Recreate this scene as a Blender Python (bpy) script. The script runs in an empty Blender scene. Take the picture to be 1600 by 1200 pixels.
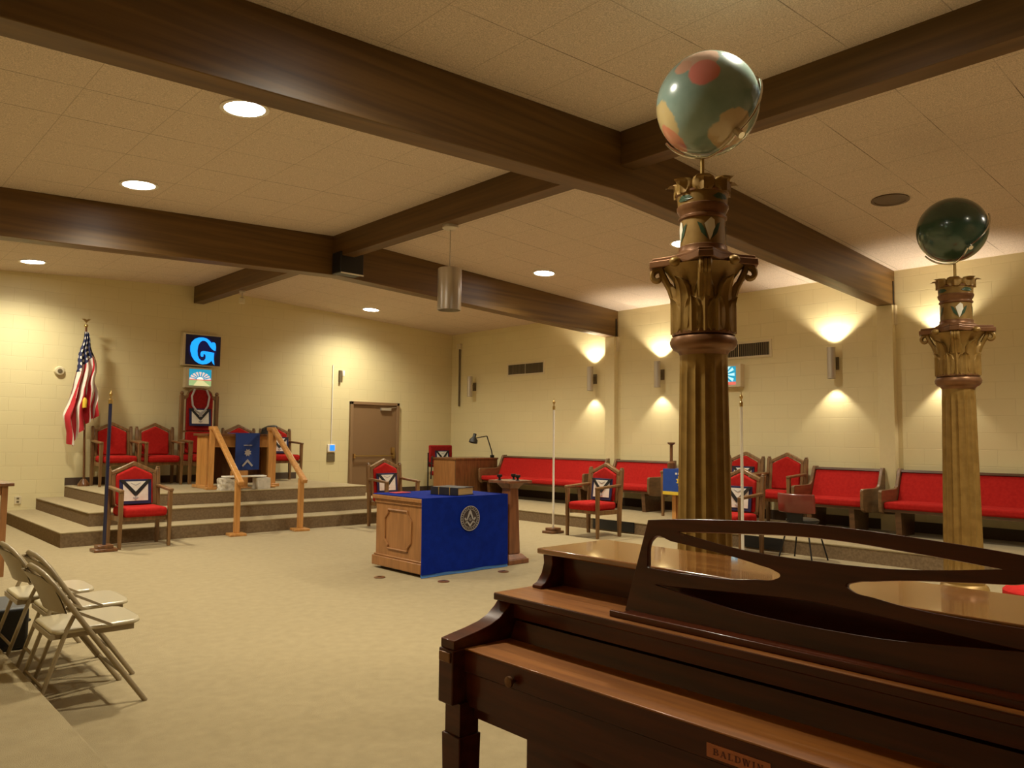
import bpy, bmesh, math, random
from math import sin, cos, pi, radians
from mathutils import Matrix, Vector
random.seed(7)
sc = bpy.context.scene
COL = sc.collection

# ------------------------------------------------------------------ materials
def nmat(name):
    m = bpy.data.materials.new(name); m.use_nodes = True
    nt = m.node_tree
    return m, nt, nt.nodes['Principled BSDF']

def simple(name, col, rough=.5, metal=0, spec=.5, coat=0, sheen=0):
    m, nt, b = nmat(name)
    b.inputs['Base Color'].default_value = (*col, 1)
    b.inputs['Roughness'].default_value = rough
    b.inputs['Metallic'].default_value = metal
    b.inputs['Specular IOR Level'].default_value = spec
    b.inputs['Coat Weight'].default_value = coat
    b.inputs['Coat Roughness'].default_value = .08
    if sheen: b.inputs['Sheen Weight'].default_value = sheen
    return m

def noisy(name, c1, c2, scale=(1,1,1), nscale=8, detail=4, rough=.5, bump=0, coat=0, metal=0, spec=.5, bscale=None, sheen=0, lo=.35, hi=.65, coatr=.08):
    m, nt, b = nmat(name)
    N, L = nt.nodes, nt.links
    tc = N.new('ShaderNodeTexCoord'); mp = N.new('ShaderNodeMapping')
    mp.inputs['Scale'].default_value = scale
    L.new(tc.outputs['Object'], mp.inputs['Vector'])
    nz = N.new('ShaderNodeTexNoise'); nz.inputs['Scale'].default_value = nscale; nz.inputs['Detail'].default_value = detail
    L.new(mp.outputs[0], nz.inputs['Vector'])
    cr = N.new('ShaderNodeValToRGB')
    cr.color_ramp.elements[0].color = (*c1, 1); cr.color_ramp.elements[0].position = lo
    cr.color_ramp.elements[1].color = (*c2, 1); cr.color_ramp.elements[1].position = hi
    L.new(nz.outputs['Fac'], cr.inputs[0]); L.new(cr.outputs[0], b.inputs['Base Color'])
    b.inputs['Roughness'].default_value = rough; b.inputs['Metallic'].default_value = metal
    b.inputs['Coat Weight'].default_value = coat; b.inputs['Coat Roughness'].default_value = coatr
    b.inputs['Specular IOR Level'].default_value = spec
    if sheen: b.inputs['Sheen Weight'].default_value = sheen
    if bump:
        bp = N.new('ShaderNodeBump'); bp.inputs['Strength'].default_value = bump; bp.inputs['Distance'].default_value = .01
        if bscale:
            n2 = N.new('ShaderNodeTexNoise'); n2.inputs['Scale'].default_value = bscale; n2.inputs['Detail'].default_value = 3
            L.new(tc.outputs['Object'], n2.inputs['Vector']); L.new(n2.outputs['Fac'], bp.inputs['Height'])
        else:
            L.new(nz.outputs['Fac'], bp.inputs['Height'])
        L.new(bp.outputs[0], b.inputs['Normal'])
    return m

def emis(name, col, s):
    m, nt, b = nmat(name)
    b.inputs['Base Color'].default_value = (*col, 1)
    b.inputs['Emission Color'].default_value = (*col, 1)
    b.inputs['Emission Strength'].default_value = s
    return m

def block_wall(name, axis):
    m, nt, b = nmat(name); N, L = nt.nodes, nt.links
    tc = N.new('ShaderNodeTexCoord'); sp = N.new('ShaderNodeSeparateXYZ'); cb = N.new('ShaderNodeCombineXYZ')
    L.new(tc.outputs['Object'], sp.inputs[0])
    L.new(sp.outputs[axis], cb.inputs[0]); L.new(sp.outputs['Z'], cb.inputs[1])
    br = N.new('ShaderNodeTexBrick')
    br.inputs['Scale'].default_value = 1; br.inputs['Brick Width'].default_value = .42
    br.inputs['Row Height'].default_value = .21; br.inputs['Mortar Size'].default_value = .005
    br.inputs['Mortar Smooth'].default_value = .6
    br.inputs['Color1'].default_value = (.72, .625, .36, 1); br.inputs['Color2'].default_value = (.705, .61, .35, 1)
    br.inputs['Mortar'].default_value = (.66, .565, .315, 1)
    L.new(cb.outputs[0], br.inputs['Vector'])
    nz = N.new('ShaderNodeTexNoise'); nz.inputs['Scale'].default_value = 60; nz.inputs['Detail'].default_value = 4
    L.new(tc.outputs['Object'], nz.inputs['Vector'])
    mx = N.new('ShaderNodeMath'); mx.operation = 'MULTIPLY_ADD'; mx.inputs[1].default_value = -1.0
    L.new(br.outputs['Fac'], mx.inputs[0])
    ms = N.new('ShaderNodeMath'); ms.operation = 'MULTIPLY'; ms.inputs[1].default_value = .25
    L.new(nz.outputs['Fac'], ms.inputs[0]); L.new(ms.outputs[0], mx.inputs[2])
    bp = N.new('ShaderNodeBump'); bp.inputs['Strength'].default_value = .35; bp.inputs['Distance'].default_value = .004
    L.new(mx.outputs[0], bp.inputs['Height']); L.new(bp.outputs[0], b.inputs['Normal'])
    L.new(br.outputs['Color'], b.inputs['Base Color'])
    b.inputs['Roughness'].default_value = .55
    return m

def ceiling_mat():
    m, nt, b = nmat('acoustic_tile'); N, L = nt.nodes, nt.links
    tc = N.new('ShaderNodeTexCoord')
    def grid(offx, offy, w, h, mort, c, mo):
        mp = N.new('ShaderNodeMapping'); mp.inputs['Location'].default_value = (offx, offy, 0)
        L.new(tc.outputs['Object'], mp.inputs['Vector'])
        br = N.new('ShaderNodeTexBrick'); br.offset = 0; br.squash = 1
        br.inputs['Scale'].default_value = 1; br.inputs['Brick Width'].default_value = w
        br.inputs['Row Height'].default_value = h; br.inputs['Mortar Size'].default_value = mort
        br.inputs['Mortar Smooth'].default_value = .3
        L.new(mp.outputs[0], br.inputs['Vector']); return br
    gx = grid(-5.82, 0, .64, 1000, .004, 0, 0)
    gy = grid(0, -2.15, 1000, .63, .004, 0, 0)
    nz = N.new('ShaderNodeTexNoise'); nz.inputs['Scale'].default_value = 130; nz.inputs['Detail'].default_value = 3
    L.new(tc.outputs['Object'], nz.inputs['Vector'])
    cr = N.new('ShaderNodeValToRGB')
    cr.color_ramp.elements[0].position = .38; cr.color_ramp.elements[0].color = (.52, .425, .34, 1)
    cr.color_ramp.elements[1].position = .62; cr.color_ramp.elements[1].color = (.78, .65, .54, 1)
    L.new(nz.outputs['Fac'], cr.inputs[0])
    def mix(fac, a, col, k):
        mm = N.new('ShaderNodeMix'); mm.data_type = 'RGBA'
        mu = N.new('ShaderNodeMath'); mu.operation = 'MULTIPLY'; mu.inputs[1].default_value = k
        L.new(fac, mu.inputs[0]); L.new(mu.outputs[0], mm.inputs[0])
        L.new(a, mm.inputs[6]); mm.inputs[7].default_value = (*col, 1); return mm.outputs[2]
    c = mix(gx.outputs['Fac'], cr.outputs[0], (.30, .23, .16), .5)
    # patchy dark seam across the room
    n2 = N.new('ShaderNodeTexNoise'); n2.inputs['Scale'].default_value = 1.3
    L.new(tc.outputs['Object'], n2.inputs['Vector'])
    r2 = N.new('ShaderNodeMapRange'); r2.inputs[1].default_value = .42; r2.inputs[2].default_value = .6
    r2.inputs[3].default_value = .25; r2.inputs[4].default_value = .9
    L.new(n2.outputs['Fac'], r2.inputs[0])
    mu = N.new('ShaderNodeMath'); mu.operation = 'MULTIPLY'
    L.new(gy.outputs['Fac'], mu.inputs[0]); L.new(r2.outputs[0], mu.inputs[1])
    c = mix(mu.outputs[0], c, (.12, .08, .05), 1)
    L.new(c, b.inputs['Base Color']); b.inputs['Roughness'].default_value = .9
    bp = N.new('ShaderNodeBump'); bp.inputs['Strength'].default_value = .35; bp.inputs['Distance'].default_value = .004
    L.new(nz.outputs['Fac'], bp.inputs['Height']); L.new(bp.outputs[0], b.inputs['Normal'])
    return m

MW = {}
MW['wall_x'] = block_wall('painted_block_across', 'X')
MW['wall_y'] = block_wall('painted_block_along', 'Y')
MW['paint'] = noisy('cream_paint', (.70,.605,.35), (.72,.625,.36), nscale=20, rough=.55, bump=.1)
MW['ceil'] = ceiling_mat()
MW['carpet'] = noisy('beige_carpet', (.325,.252,.138), (.375,.292,.162), nscale=14, detail=10, rough=.95, bump=.6, bscale=260, lo=.3, hi=.7, spec=.1, sheen=.15)
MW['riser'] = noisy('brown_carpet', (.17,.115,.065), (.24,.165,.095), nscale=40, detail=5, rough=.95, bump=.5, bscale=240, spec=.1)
MW['beam_x'] = noisy('glulam_across', (.085,.041,.009), (.19,.098,.022), scale=(.25,6,9), nscale=2.2, detail=6, rough=.45, lo=.3, hi=.75)
MW['beam_y'] = noisy('glulam_along', (.075,.036,.008), (.155,.078,.018), scale=(6,.25,9), nscale=2.2, detail=6, rough=.45, lo=.3, hi=.75)
MW['base'] = simple('dark_baseboard', (.07,.042,.025), .6)
MW['red'] = noisy('red_upholstery', (.35,.011,.009), (.41,.016,.012), nscale=30, rough=.85, bump=.3, bscale=300, spec=.12)
MW['darkred'] = noisy('deep_red_upholstery', (.24,.008,.008), (.31,.012,.010), nscale=30, rough=.85, bump=.3, bscale=300, spec=.2)
MW['oak'] = noisy('chair_oak', (.14,.068,.022), (.24,.122,.044), scale=(9,9,1), nscale=3, detail=5, rough=.4, coat=.2)
MW['pewwood'] = noisy('pew_walnut', (.075,.032,.012), (.13,.058,.022), scale=(8,1,8), nscale=3, detail=5, rough=.35, coat=.3)
MW['pewend'] = noisy('pew_end_wood', (.12,.062,.025), (.19,.1,.042), scale=(2,8,8), nscale=3, detail=5, rough=.35, coat=.4)
MW['lightoak'] = noisy('golden_oak', (.44,.20,.05), (.60,.29,.085), scale=(9,9,1), nscale=2.5, detail=5, rough=.35, coat=.3)
MW['altarwood'] = noisy('altar_oak', (.25,.105,.032), (.33,.145,.048), scale=(8,8,1), nscale=3, detail=5, rough=.4, coat=.2)
MW['deskwood'] = noisy('desk_walnut', (.11,.042,.014), (.19,.075,.025), scale=(8,8,1), nscale=3, detail=5, rough=.35, coat=.3)
MW['piano'] = noisy('piano_mahogany', (.058,.0098,.0017), (.10,.0195,.0034), scale=(10,.8,10), nscale=3.2, detail=6, rough=.32, coat=.28, coatr=.12, spec=.22)
MW['pianoledge'] = noisy('piano_ledge_lit', (.25,.082,.014), (.40,.145,.028), scale=(12,.8,12), nscale=3, detail=6, rough=.36, coat=.45, coatr=.1)  # piano wood with the overhead light on its ledges put into the colour
MW['pianotop'] = noisy('piano_lid_lit', (.22,.08,.018), (.36,.145,.036), scale=(12,.8,12), nscale=3, detail=6, rough=.22, coat=1.0, coatr=.04)  # lid copy of the piano wood, brightened in colour for light and reflection
MW['gold'] = noisy('aged_gold_paint', (.225,.128,.030), (.29,.17,.044), nscale=14, detail=5, rough=.42, metal=.4)
MW['copper'] = noisy('copper_trim_paint', (.16,.072,.03), (.22,.10,.042), nscale=9, rough=.35, metal=.5)
MW['steel'] = simple('brushed_aluminium', (.60,.55,.48), .33, .65)
MW['brass'] = simple('brass', (.55,.38,.14), .3, .9)
MW['chrome'] = simple('chrome', (.7,.66,.6), .15, 1)
MW['black'] = simple('black', (.008,.007,.007), .5)
MW['blackmetal'] = simple('black_metal', (.012,.011,.011), .4, .3)
MW['navy'] = simple('navy_cloth', (.012,.014,.07), .8)
MW['navyrod'] = simple('navy_lacquer', (.008,.012,.05), .3, 0, .5, .4)
MW['blue'] = noisy('royal_blue_cloth', (.002,.015,.21), (.003,.020,.26), nscale=12, rough=.8, bump=.2, bscale=200, spec=.1)
MW['bluetrim'] = simple('light_blue_trim', (.05,.16,.42), .7)
MW['bannerblue'] = simple('banner_blue', (.008,.035,.20), .75)
MW['white'] = noisy('white_leather', (.72,.68,.60), (.80,.76,.68), nscale=20, rough=.6)
MW['whitepaint'] = simple('white_paint', (.88,.84,.76), .4)
MW['cream'] = simple('cream_metal', (.66,.57,.38), .5)
MW['stone'] = noisy('pale_stone', (.42,.37,.30), (.66,.60,.50), nscale=18, detail=6, rough=.9, bump=.8)
MW['smoothstone'] = noisy('smooth_stone', (.48,.43,.35), (.60,.54,.45), nscale=14, detail=5, rough=.75, bump=.15)
MW['door'] = simple('brown_door_paint', (.215,.125,.06), .45)
MW['doorframe'] = simple('brown_frame_paint', (.25,.15,.075), .45)
MW['beige'] = simple('beige_enamel', (.47,.40,.265), .28, 0, .5, .3)
MW['beigedark'] = simple('beige_tube_enamel', (.29,.225,.135), .35, .2)
MW['silver'] = simple('silver_thread', (.42,.40,.40), .5, .3)
MW['emblembg'] = simple('emblem_brown', (.045,.03,.03), .8)
MW['yellow'] = simple('yellow_fringe', (.75,.52,.04), .7)
MW['maroon'] = simple('maroon_vinyl', (.19,.036,.024), .3, 0, .5, .3)
MW['grille'] = simple('grille_metal', (.15,.115,.06), .5, .2)
MW['grilledark'] = simple('grille_recess', (.03,.022,.012), .8)
MW['page'] = noisy('gilt_pages', (.50,.30,.09), (.62,.42,.16), scale=(1,1,60), nscale=4, rough=.5)
MW['bookblack'] = simple('black_leather', (.01,.009,.014), .4)
MW['pinkcloth'] = simple('red_ribbon_cloth', (.55,.05,.07), .8)
MW['lamp'] = emis('lamp_lens', (1,.95,.86), 26)
MW['sconceglow'] = emis('sconce_glow', (1,.85,.6), 20)
MW['unlit'] = simple('unlit_lens', (.12,.075,.045), .5)
MW['lilywhite'] = simple('lily_white', (.75,.70,.58), .4)
MW['lilygreen'] = simple('lily_green', (.02,.05,.018), .4)
MW['label'] = simple('copper_label', (.50,.16,.07), .4, .3)
MW['labelink'] = simple('label_letters', (.16,.03,.02), .5)
MW['cyanG'] = emis('cyan_glow', (.01,.36,1.0), 1.15)
MW['Gbg'] = emis('dark_blue_glass', (.003,.002,.012), .5)
MW['Ghalo'] = emis('blue_halo_glass', (.002,.004,.075), .5)
MW['sunsky'] = emis('sun_sky_glass', (.01,.33,.55), .8)
MW['sunray'] = emis('sun_ray_glass', (.85,.62,.55), .9)
MW['sunrayblue'] = emis('pale_blue_ray_glass', (.45,.85,.95), .9)
MW['sundisc'] = emis('sun_disc_glass', (1,.80,.62), 1.3)
MW['sunred'] = emis('sun_red_glass', (.75,.16,.12), .7)
MW['sunland'] = emis('sun_land_glass', (.35,.52,.22), .8)
MW['sunland2'] = emis('sun_land_pale_glass', (.75,.72,.35), .8)
MW['screen'] = emis('blue_screen', (.02,.22,.9), 1.0)

# ------------------------------------------------------------------ mesh building
class MB:
    def __init__(s, M=None): s.v=[]; s.f=[]; s.M=M or Matrix()
    def add(s, vs, fs):
        o=len(s.v); s.v += [tuple(s.M @ Vector(v)) for v in vs]; s.f += [tuple(i+o for i in f) for f in fs]; return s
    def box(s, x0,x1,y0,y1,z0,z1):
        vs=[(x,y,z) for z in (z0,z1) for y in (y0,y1) for x in (x0,x1)]
        return s.add(vs,[(0,2,3,1),(4,5,7,6),(0,1,5,4),(2,6,7,3),(0,4,6,2),(1,3,7,5)])
    def cbox(s, c, d): return s.box(c[0]-d[0]/2,c[0]+d[0]/2,c[1]-d[1]/2,c[1]+d[1]/2,c[2]-d[2]/2,c[2]+d[2]/2)
    def taper(s, x,y,z0,z1,a0,b0,a1,b1,dx=0,dy=0):
        vs=[(x+i*a0/2,y+j*b0/2,z0) for j in(-1,1) for i in(-1,1)]+[(x+dx+i*a1/2,y+dy+j*b1/2,z1) for j in(-1,1) for i in(-1,1)]
        return s.add(vs,[(0,2,3,1),(4,5,7,6),(0,1,5,4),(2,6,7,3),(0,4,6,2),(1,3,7,5)])
    def prism(s, poly, axis, a, b):
        n=len(poly)
        def p(u,w,t): return {'x':(t,u,w),'y':(u,t,w),'z':(u,w,t)}[axis]
        vs=[p(u,w,a) for u,w in poly]+[p(u,w,b) for u,w in poly]
        fs=[tuple(range(n))[::-1],tuple(range(n,2*n))]+[(i,(i+1)%n,n+(i+1)%n,n+i) for i in range(n)]
        return s.add(vs,fs)
    def lathe(s, prof, n=32, c=(0,0,0), rf=None, a0=0):
        vs=[];fs=[]
        for r,z in prof:
            for k in range(n):
                a=a0+2*pi*k/n; q=r*(rf(a,z) if rf else 1); vs.append((c[0]+q*cos(a),c[1]+q*sin(a),c[2]+z))
        m=len(prof)
        for i in range(m-1):
            for k in range(n): fs.append((i*n+k,i*n+(k+1)%n,(i+1)*n+(k+1)%n,(i+1)*n+k))
        if prof[0][0]>1e-6: fs.append(tuple(range(n))[::-1])
        if prof[-1][0]>1e-6: fs.append(tuple(range((m-1)*n,m*n)))
        return s.add(vs,fs)
    def tube(s, pts, r, n=8, cap=True):
        pts=[Vector(p) for p in pts]; vs=[];fs=[]; rr=r if isinstance(r,(list,tuple)) else [r]*len(pts)
        up=None
        for i,p in enumerate(pts):
            t=(pts[min(i+1,len(pts)-1)]-pts[max(i-1,0)]).normalized()
            if up is None: up=Vector((0,0,1)) if abs(t.z)<.9 else Vector((1,0,0))
            x=t.cross(up).normalized(); y=x.cross(t).normalized(); up=y
            for k in range(n):
                a=2*pi*k/n; vs.append(tuple(p+(x*cos(a)+y*sin(a))*rr[i]))
        for i in range(len(pts)-1):
            for k in range(n): fs.append((i*n+k,i*n+(k+1)%n,(i+1)*n+(k+1)%n,(i+1)*n+k))
        if cap: fs += [tuple(range(n))[::-1],tuple(range((len(pts)-1)*n,len(pts)*n))]
        return s.add(vs,fs)
    def bar(s, p, q, w, h, side=None):
        # rectangular bar from p to q, w across the side vector, h across the other
        p=Vector(p);q=Vector(q);t=(q-p).normalized()
        x=Vector(side) if side else (t.cross(Vector((0,0,1))) if abs(t.z)<.95 else Vector((1,0,0)))
        x=(x-t*x.dot(t)).normalized(); y=t.cross(x)
        vs=[tuple(b+x*i*w/2+y*j*h/2) for b in(p,q) for i,j in((-1,-1),(1,-1),(1,1),(-1,1))]
        return s.add(vs,[(3,2,1,0),(4,5,6,7)]+[(i,(i+1)%4,4+(i+1)%4,4+i) for i in range(4)])
    def sphere(s, c, r, n=16, m=10, sc3=(1,1,1)):
        prof=[(r*sin(pi*i/m),-r*cos(pi*i/m)) for i in range(m+1)]
        vs=[(c[0],c[1],c[2]-r*sc3[2])];fs=[]
        for i in range(1,m):
            for k in range(n):
                a=2*pi*k/n; vs.append((c[0]+prof[i][0]*cos(a)*sc3[0],c[1]+prof[i][0]*sin(a)*sc3[1],c[2]+prof[i][1]*sc3[2]))
        vs.append((c[0],c[1],c[2]+r*sc3[2])); e=len(vs)-1
        for k in range(n): fs.append((0,1+(k+1)%n,1+k)); fs.append((e,1+(m-2)*n+k,1+(m-2)*n+(k+1)%n))
        for i in range(m-2):
            for k in range(n): fs.append((1+i*n+k,1+i*n+(k+1)%n,1+(i+1)*n+(k+1)%n,1+(i+1)*n+k))
        return s.add(vs,fs)
    def warp(s, fn): s.v=[fn(*v) for v in s.v]; return s
    def build(s, name, mat, parent=None, bevel=0, seg=2, loc=None, rot=None, angle=40, smooth=True):
        me=bpy.data.meshes.new(name); me.from_pydata(s.v,[],s.f)
        bm=bmesh.new(); bm.from_mesh(me); bmesh.ops.recalc_face_normals(bm,faces=bm.faces); bm.to_mesh(me); bm.free()
        if smooth:
            me.polygons.foreach_set('use_smooth',[True]*len(me.polygons))
            me.set_sharp_from_angle(angle=radians(angle))
        me.materials.append(mat)
        o=bpy.data.objects.new(name,me); COL.objects.link(o)
        if parent: o.parent=parent
        if loc: o.location=loc
        if rot: o.rotation_euler=rot
        if bevel:
            b=o.modifiers.new('edge','BEVEL'); b.width=bevel; b.segments=seg; b.limit_method='ANGLE'; b.angle_limit=radians(35)
            b.harden_normals=False
        return o

def tag(o, label=None, cat=None, group=None, kind=None):
    if label: o['label']=label
    if cat: o['category']=cat
    if group: o['group']=group
    if kind: o['kind']=kind
    return o
def thing(name, label, cat, loc=(0,0,0), rz=0, group=None, kind=None):
    o=bpy.data.objects.new(name,None); COL.objects.link(o); o.empty_display_size=.1
    o.location=loc; o.rotation_euler=(0,0,rz); return tag(o,label,cat,group,kind)
def copy_tree(o, parent=None):
    c=o.copy(); COL.objects.link(c)
    if parent: c.parent=parent
    for ch in list(o.children): copy_tree(ch,c)
    return c
def place(proto, used, loc, rz, label):
    o=proto if not used else copy_tree(proto)
    o.location=loc; o.rotation_euler=(0,0,rz); o['label']=label
    return o
def nest(t, child, parent):
    base=lambda o:o.name.split('.')[0]
    ps=[o for o in t.children if base(o)==parent]
    cs=[o for o in t.children if base(o)==child]
    for i,c in enumerate(cs):
        p=ps[i*len(ps)//len(cs)]; c.parent=p
def struct(name, mb, mat, parent=None, **k):
    o=mb.build(name,mat,parent,**k)
    if parent is None: o['kind']='structure'
    return o

def curve_plate(name, outer, holes, thick, mat, parent, M, bevel=0):
    """flat plate with openings; outline in (s,t), M places it"""
    cu=bpy.data.curves.new(name,'CURVE'); cu.dimensions='2D'; cu.fill_mode='BOTH'; cu.extrude=thick/2
    cu.bevel_depth=bevel; cu.bevel_resolution=1
    for pts,sm in [outer]+holes:
        if sm:
            sp=cu.splines.new('BEZIER'); sp.bezier_points.add(len(pts)-1)
            for b,p in zip(sp.bezier_points,pts):
                b.co=(p[0],p[1],0); b.handle_left_type=b.handle_right_type='AUTO'
                if len(p)>2: b.handle_left_type=b.handle_right_type='VECTOR'
            sp.resolution_u=8
        else:
            sp=cu.splines.new('POLY'); sp.points.add(len(pts)-1)
            for b,p in zip(sp.points,pts): b.co=(p[0],p[1],0,1)
        sp.use_cyclic_u=True
    return bake_curve(cu,name,mat,parent,M)
def bake_curve(cu,name,mat,parent,M):
    t=bpy.data.objects.new('tmp',cu); COL.objects.link(t)
    bpy.context.view_layer.update()
    dg=bpy.context.evaluated_depsgraph_get()
    me=bpy.data.meshes.new_from_object(t.evaluated_get(dg))
    bpy.data.objects.remove(t); bpy.data.curves.remove(cu)
    me.name=name; me.transform(M); me.materials.clear(); me.materials.append(mat)
    o=bpy.data.objects.new(name,me); COL.objects.link(o)
    if parent: o.parent=parent
    return o
def text_mesh(txt, size, name, mat, parent, M, ext=.001):
    cu=bpy.data.curves.new(name,'FONT'); cu.body=txt; cu.size=size; cu.align_x='CENTER'; cu.align_y='CENTER'; cu.extrude=ext
    return bake_curve(cu,name,mat,parent,M)
def frameM(origin, xdir, ydir):
    x=Vector(xdir).normalized(); y=Vector(ydir).normalized(); z=x.cross(y)
    m=Matrix((x,y,z)).transposed().to_4x4(); m.translation=Vector(origin); return m

# ------------------------------------------------------------------ room shell
XL,XR,YB,YF = -.63,10.83,-.72,13.77
XC=5.10; ZR=3.97; EV=3.668
def ceilz(x): return ZR-(ZR-EV)*abs(x-XC)/(XR-XC)
struct('floor', MB().box(XL,XR,YB,YF,-.1,0), MW['carpet'])
gable=lambda: [(XL-.2,0),(XR+.2,0),(XR+.2,EV+.1),(XC,ZR+.1),(XL-.2,EV+.1)]
struct('wall_far', MB().prism(gable(),'y',YF,YF+.2), MW['wall_x'])
struct('wall_back', MB().prism(gable(),'y',YB-.2,YB), noisy('unseen_wall_brown',(.10,.05,.02),(.16,.08,.032),scale=(6,6,.4),nscale=3,rough=.5))  # unseen wall; dark panelling invented so the piano front reflects dark
struct('wall_right', MB().box(XR,XR+.2,YB,YF,0,EV+.1), MW['wall_y'])
struct('wall_left', MB().box(XL-.2,XL,YB,YF,0,EV+.1), MW['wall_y'])
struct('ceiling', MB().add([(x,y,z) for y in(YB,YF) for x,z in((XL,EV),(XC,ZR),(XR,EV),(XR,EV+.12),(XC,ZR+.12),(XL,EV+.12))],
    [(0,1,7,6),(1,2,8,7),(3,4,10,9),(4,5,11,10),(5,0,6,11),(2,3,9,8),(0,5,4,1),(1,4,3,2),(6,7,10,11),(7,8,9,10)]), MW['ceil'], smooth=False)
# baseboards
struct('baseboard_far', MB().box(XL,2.33,YF-.02,YF,0,.11).box(7.87,8.2,YF-.02,YF,0,.11).box(9.38,XR,YF-.02,YF,0,.28), MW['base'])
struct('baseboard_right', MB().box(XR-.02,XR,YB,12.0,.17,.31), MW['base'])
# main beams follow the pitched ceiling
for k,(y0,y1) in enumerate(((4.10,4.31),(8.92,9.14))):
    top=lambda x: ceilz(x)
    d=.475
    pr=[(XL,top(XL)-d),(XC,top(XC)-d-.04),(XR,top(XR)-d),(XR,top(XR)),(XC,top(XC)),(XL,top(XL))]
    b=struct('trim_%d'%(k+1), MB().prism(pr,'y',y0,y1), MW['beam_x'], bevel=.006)
    tag(b, ('nearest','farther')[k]+' dark stained laminated timber beam crossing the room to the right wall','beam')
    MB().box(XR-.075,XR-.045,y0-.008,y0,EV-.46,EV-.15).build('steel_plate',MW['blackmetal'],b)
for k,(y0,y1) in enumerate(((YB,4.10),(4.31,8.92),(9.14,YF))):
    b=struct('trim_%d'%(k+3), MB().box(XC-.09,XC+.09,y0,y1,3.67,ZR+.02), MW['beam_y'], bevel=.005)
    tag(b,('ridge timber in the nearest ceiling bay','ridge timber between the two cross beams','short ridge timber running to the far wall')[k],'beam')
# pilasters under the beam ends
for k,(y0,y1) in enumerate(((4.10,4.31),(8.92,9.14))):
    p=struct('trim_%d'%(k+6), MB().box(XR-.11,XR,y0,y1,0,EV-.475), MW['paint'], bevel=.004)
    tag(p,'cream pilaster under the '+('nearest','farther')[k]+' cross beam','pilaster')
    MB().box(XR-.06,XR-.0,y0-.025,y0,EV-.74,EV-.475).build('anchor_cover',MW['cream'],p)

# carpeted dais, far end
steps=[(2.33,10.36,7.87,0,.178),(2.74,10.82,7.46,.178,.355),(3.12,11.25,7.06,.355,.53)]
for i,(x0,y0,x1,z0,z1) in enumerate(steps):
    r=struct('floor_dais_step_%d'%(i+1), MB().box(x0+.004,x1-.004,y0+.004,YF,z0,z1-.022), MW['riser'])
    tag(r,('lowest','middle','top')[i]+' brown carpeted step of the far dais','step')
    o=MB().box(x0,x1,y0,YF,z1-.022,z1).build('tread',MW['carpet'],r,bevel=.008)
# dais baseboard on the wall
struct('baseboard_dais', MB().box(3.12,7.06,YF-.02,YF,.53,.65), MW['base'])
# right side platform and near left platform
PZ=.17
pr_=[(8.80,YB),(XR,YB),(XR,YF),(9.55,YF),(9.55,12.75),(8.80,12.75)]
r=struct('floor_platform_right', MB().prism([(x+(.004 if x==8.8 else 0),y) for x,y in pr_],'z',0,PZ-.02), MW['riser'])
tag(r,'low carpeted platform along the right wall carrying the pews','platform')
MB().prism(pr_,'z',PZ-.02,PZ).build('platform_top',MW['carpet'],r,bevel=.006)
for y0,y1 in ((6.95,7.72),(4.70,5.20)):
    g=MB().box(8.785,8.80,y0,y1,.02,.165).build('riser_vent',MW['black'],r)
r=struct('floor_platform_left', MB().box(XL,.876,YB,11.9,0,PZ-.02), MW['carpet'])
tag(r,'low carpeted platform edge at the lower left','platform')
MB().box(XL,.88,YB,11.9,PZ-.02,PZ).build('platform_top',MW['carpet'],r,bevel=.01)

# door in far wall
d=thing('door_1','brown flush exit door with push bar in the far wall','door',(8.79,YF,0),kind='structure')
MB().box(-.59,-.53,-.07,.0,0,2.06).box(.53,.59,-.07,0,0,2.06).box(-.59,.59,-.07,0,2.0,2.06).build('frame',MW['doorframe'],d,bevel=.004)
lf=MB().box(-.53,.53,-.03,0,0,2.0).build('leaf',MW['door'],d)
pb=MB().tube([(-.49,-.085,.95),(.47,-.085,.95)],.014).cbox((-.49,-.055,.95),(.04,.06,.09)).cbox((.46,-.06,.95),(.05,.07,.12)).build('push_bar',MW['brass'],d)
MB().cbox((.44,-.055,1.06),(.07,.06,.12)).build('latch',MW['brass'],pb)
MB().cbox((.25,-.06,1.92),(.24,.05,.05)).bar((.3,-.07,1.94),(.52,-.045,1.97),.02,.012).build('closer',MW['steel'],d)

# ------------------------------------------------------------------ ceiling lights
LIGHTS=[]
def downlight(x,y,lit,label):
    z=ceilz(x); t=thing('downlight',label,'ceiling light',(x,y,z),0,'recessed round downlights' )
    s=math.atan((ZR-EV)/(XR-XC))*(1 if x>XC else -1)
    ring=MB().lathe([(.175,-.001),(.18,-.012),(.15,-.012),(.145,-.001)],32).build('trim_ring',MW['whitepaint'] if lit else MW['unlit'],t,rot=(0,s,0))
    MB().lathe([(.0,-.006),(.148,-.006),(.148,-.001),(0,-.001)],32).build('lens',MW['lamp'] if lit else MW['unlit'],t,rot=(0,s,0))
    if lit: LIGHTS.append((x,y,z-.03))
downlight(3.75,2.0,True,'lit round recessed downlight above the near column')
names={12.8:'by the far wall',10.4:'behind the farther cross beam',8.05:'in the middle bay nearer the far beam',5.57:'tucked against the near cross beam',3.1:'in the nearest bay',.6:'nearest the back wall'}
for y in (12.8,10.4,8.05,5.57,3.1):
    if y not in (10.4,.6): downlight(2.35,y,True,'lit round recessed downlight on the left, '+names[y])
    else: downlight(2.35,y,True,'lit round downlight on the left, '+names[y])
for y in (12.8,10.4,8.05,5.57,.6):
    downlight(8.05,y,True,'lit round recessed downlight on the right, '+names[y])
downlight(8.05,3.07,False,'unlit brown round downlight above the right column')

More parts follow.
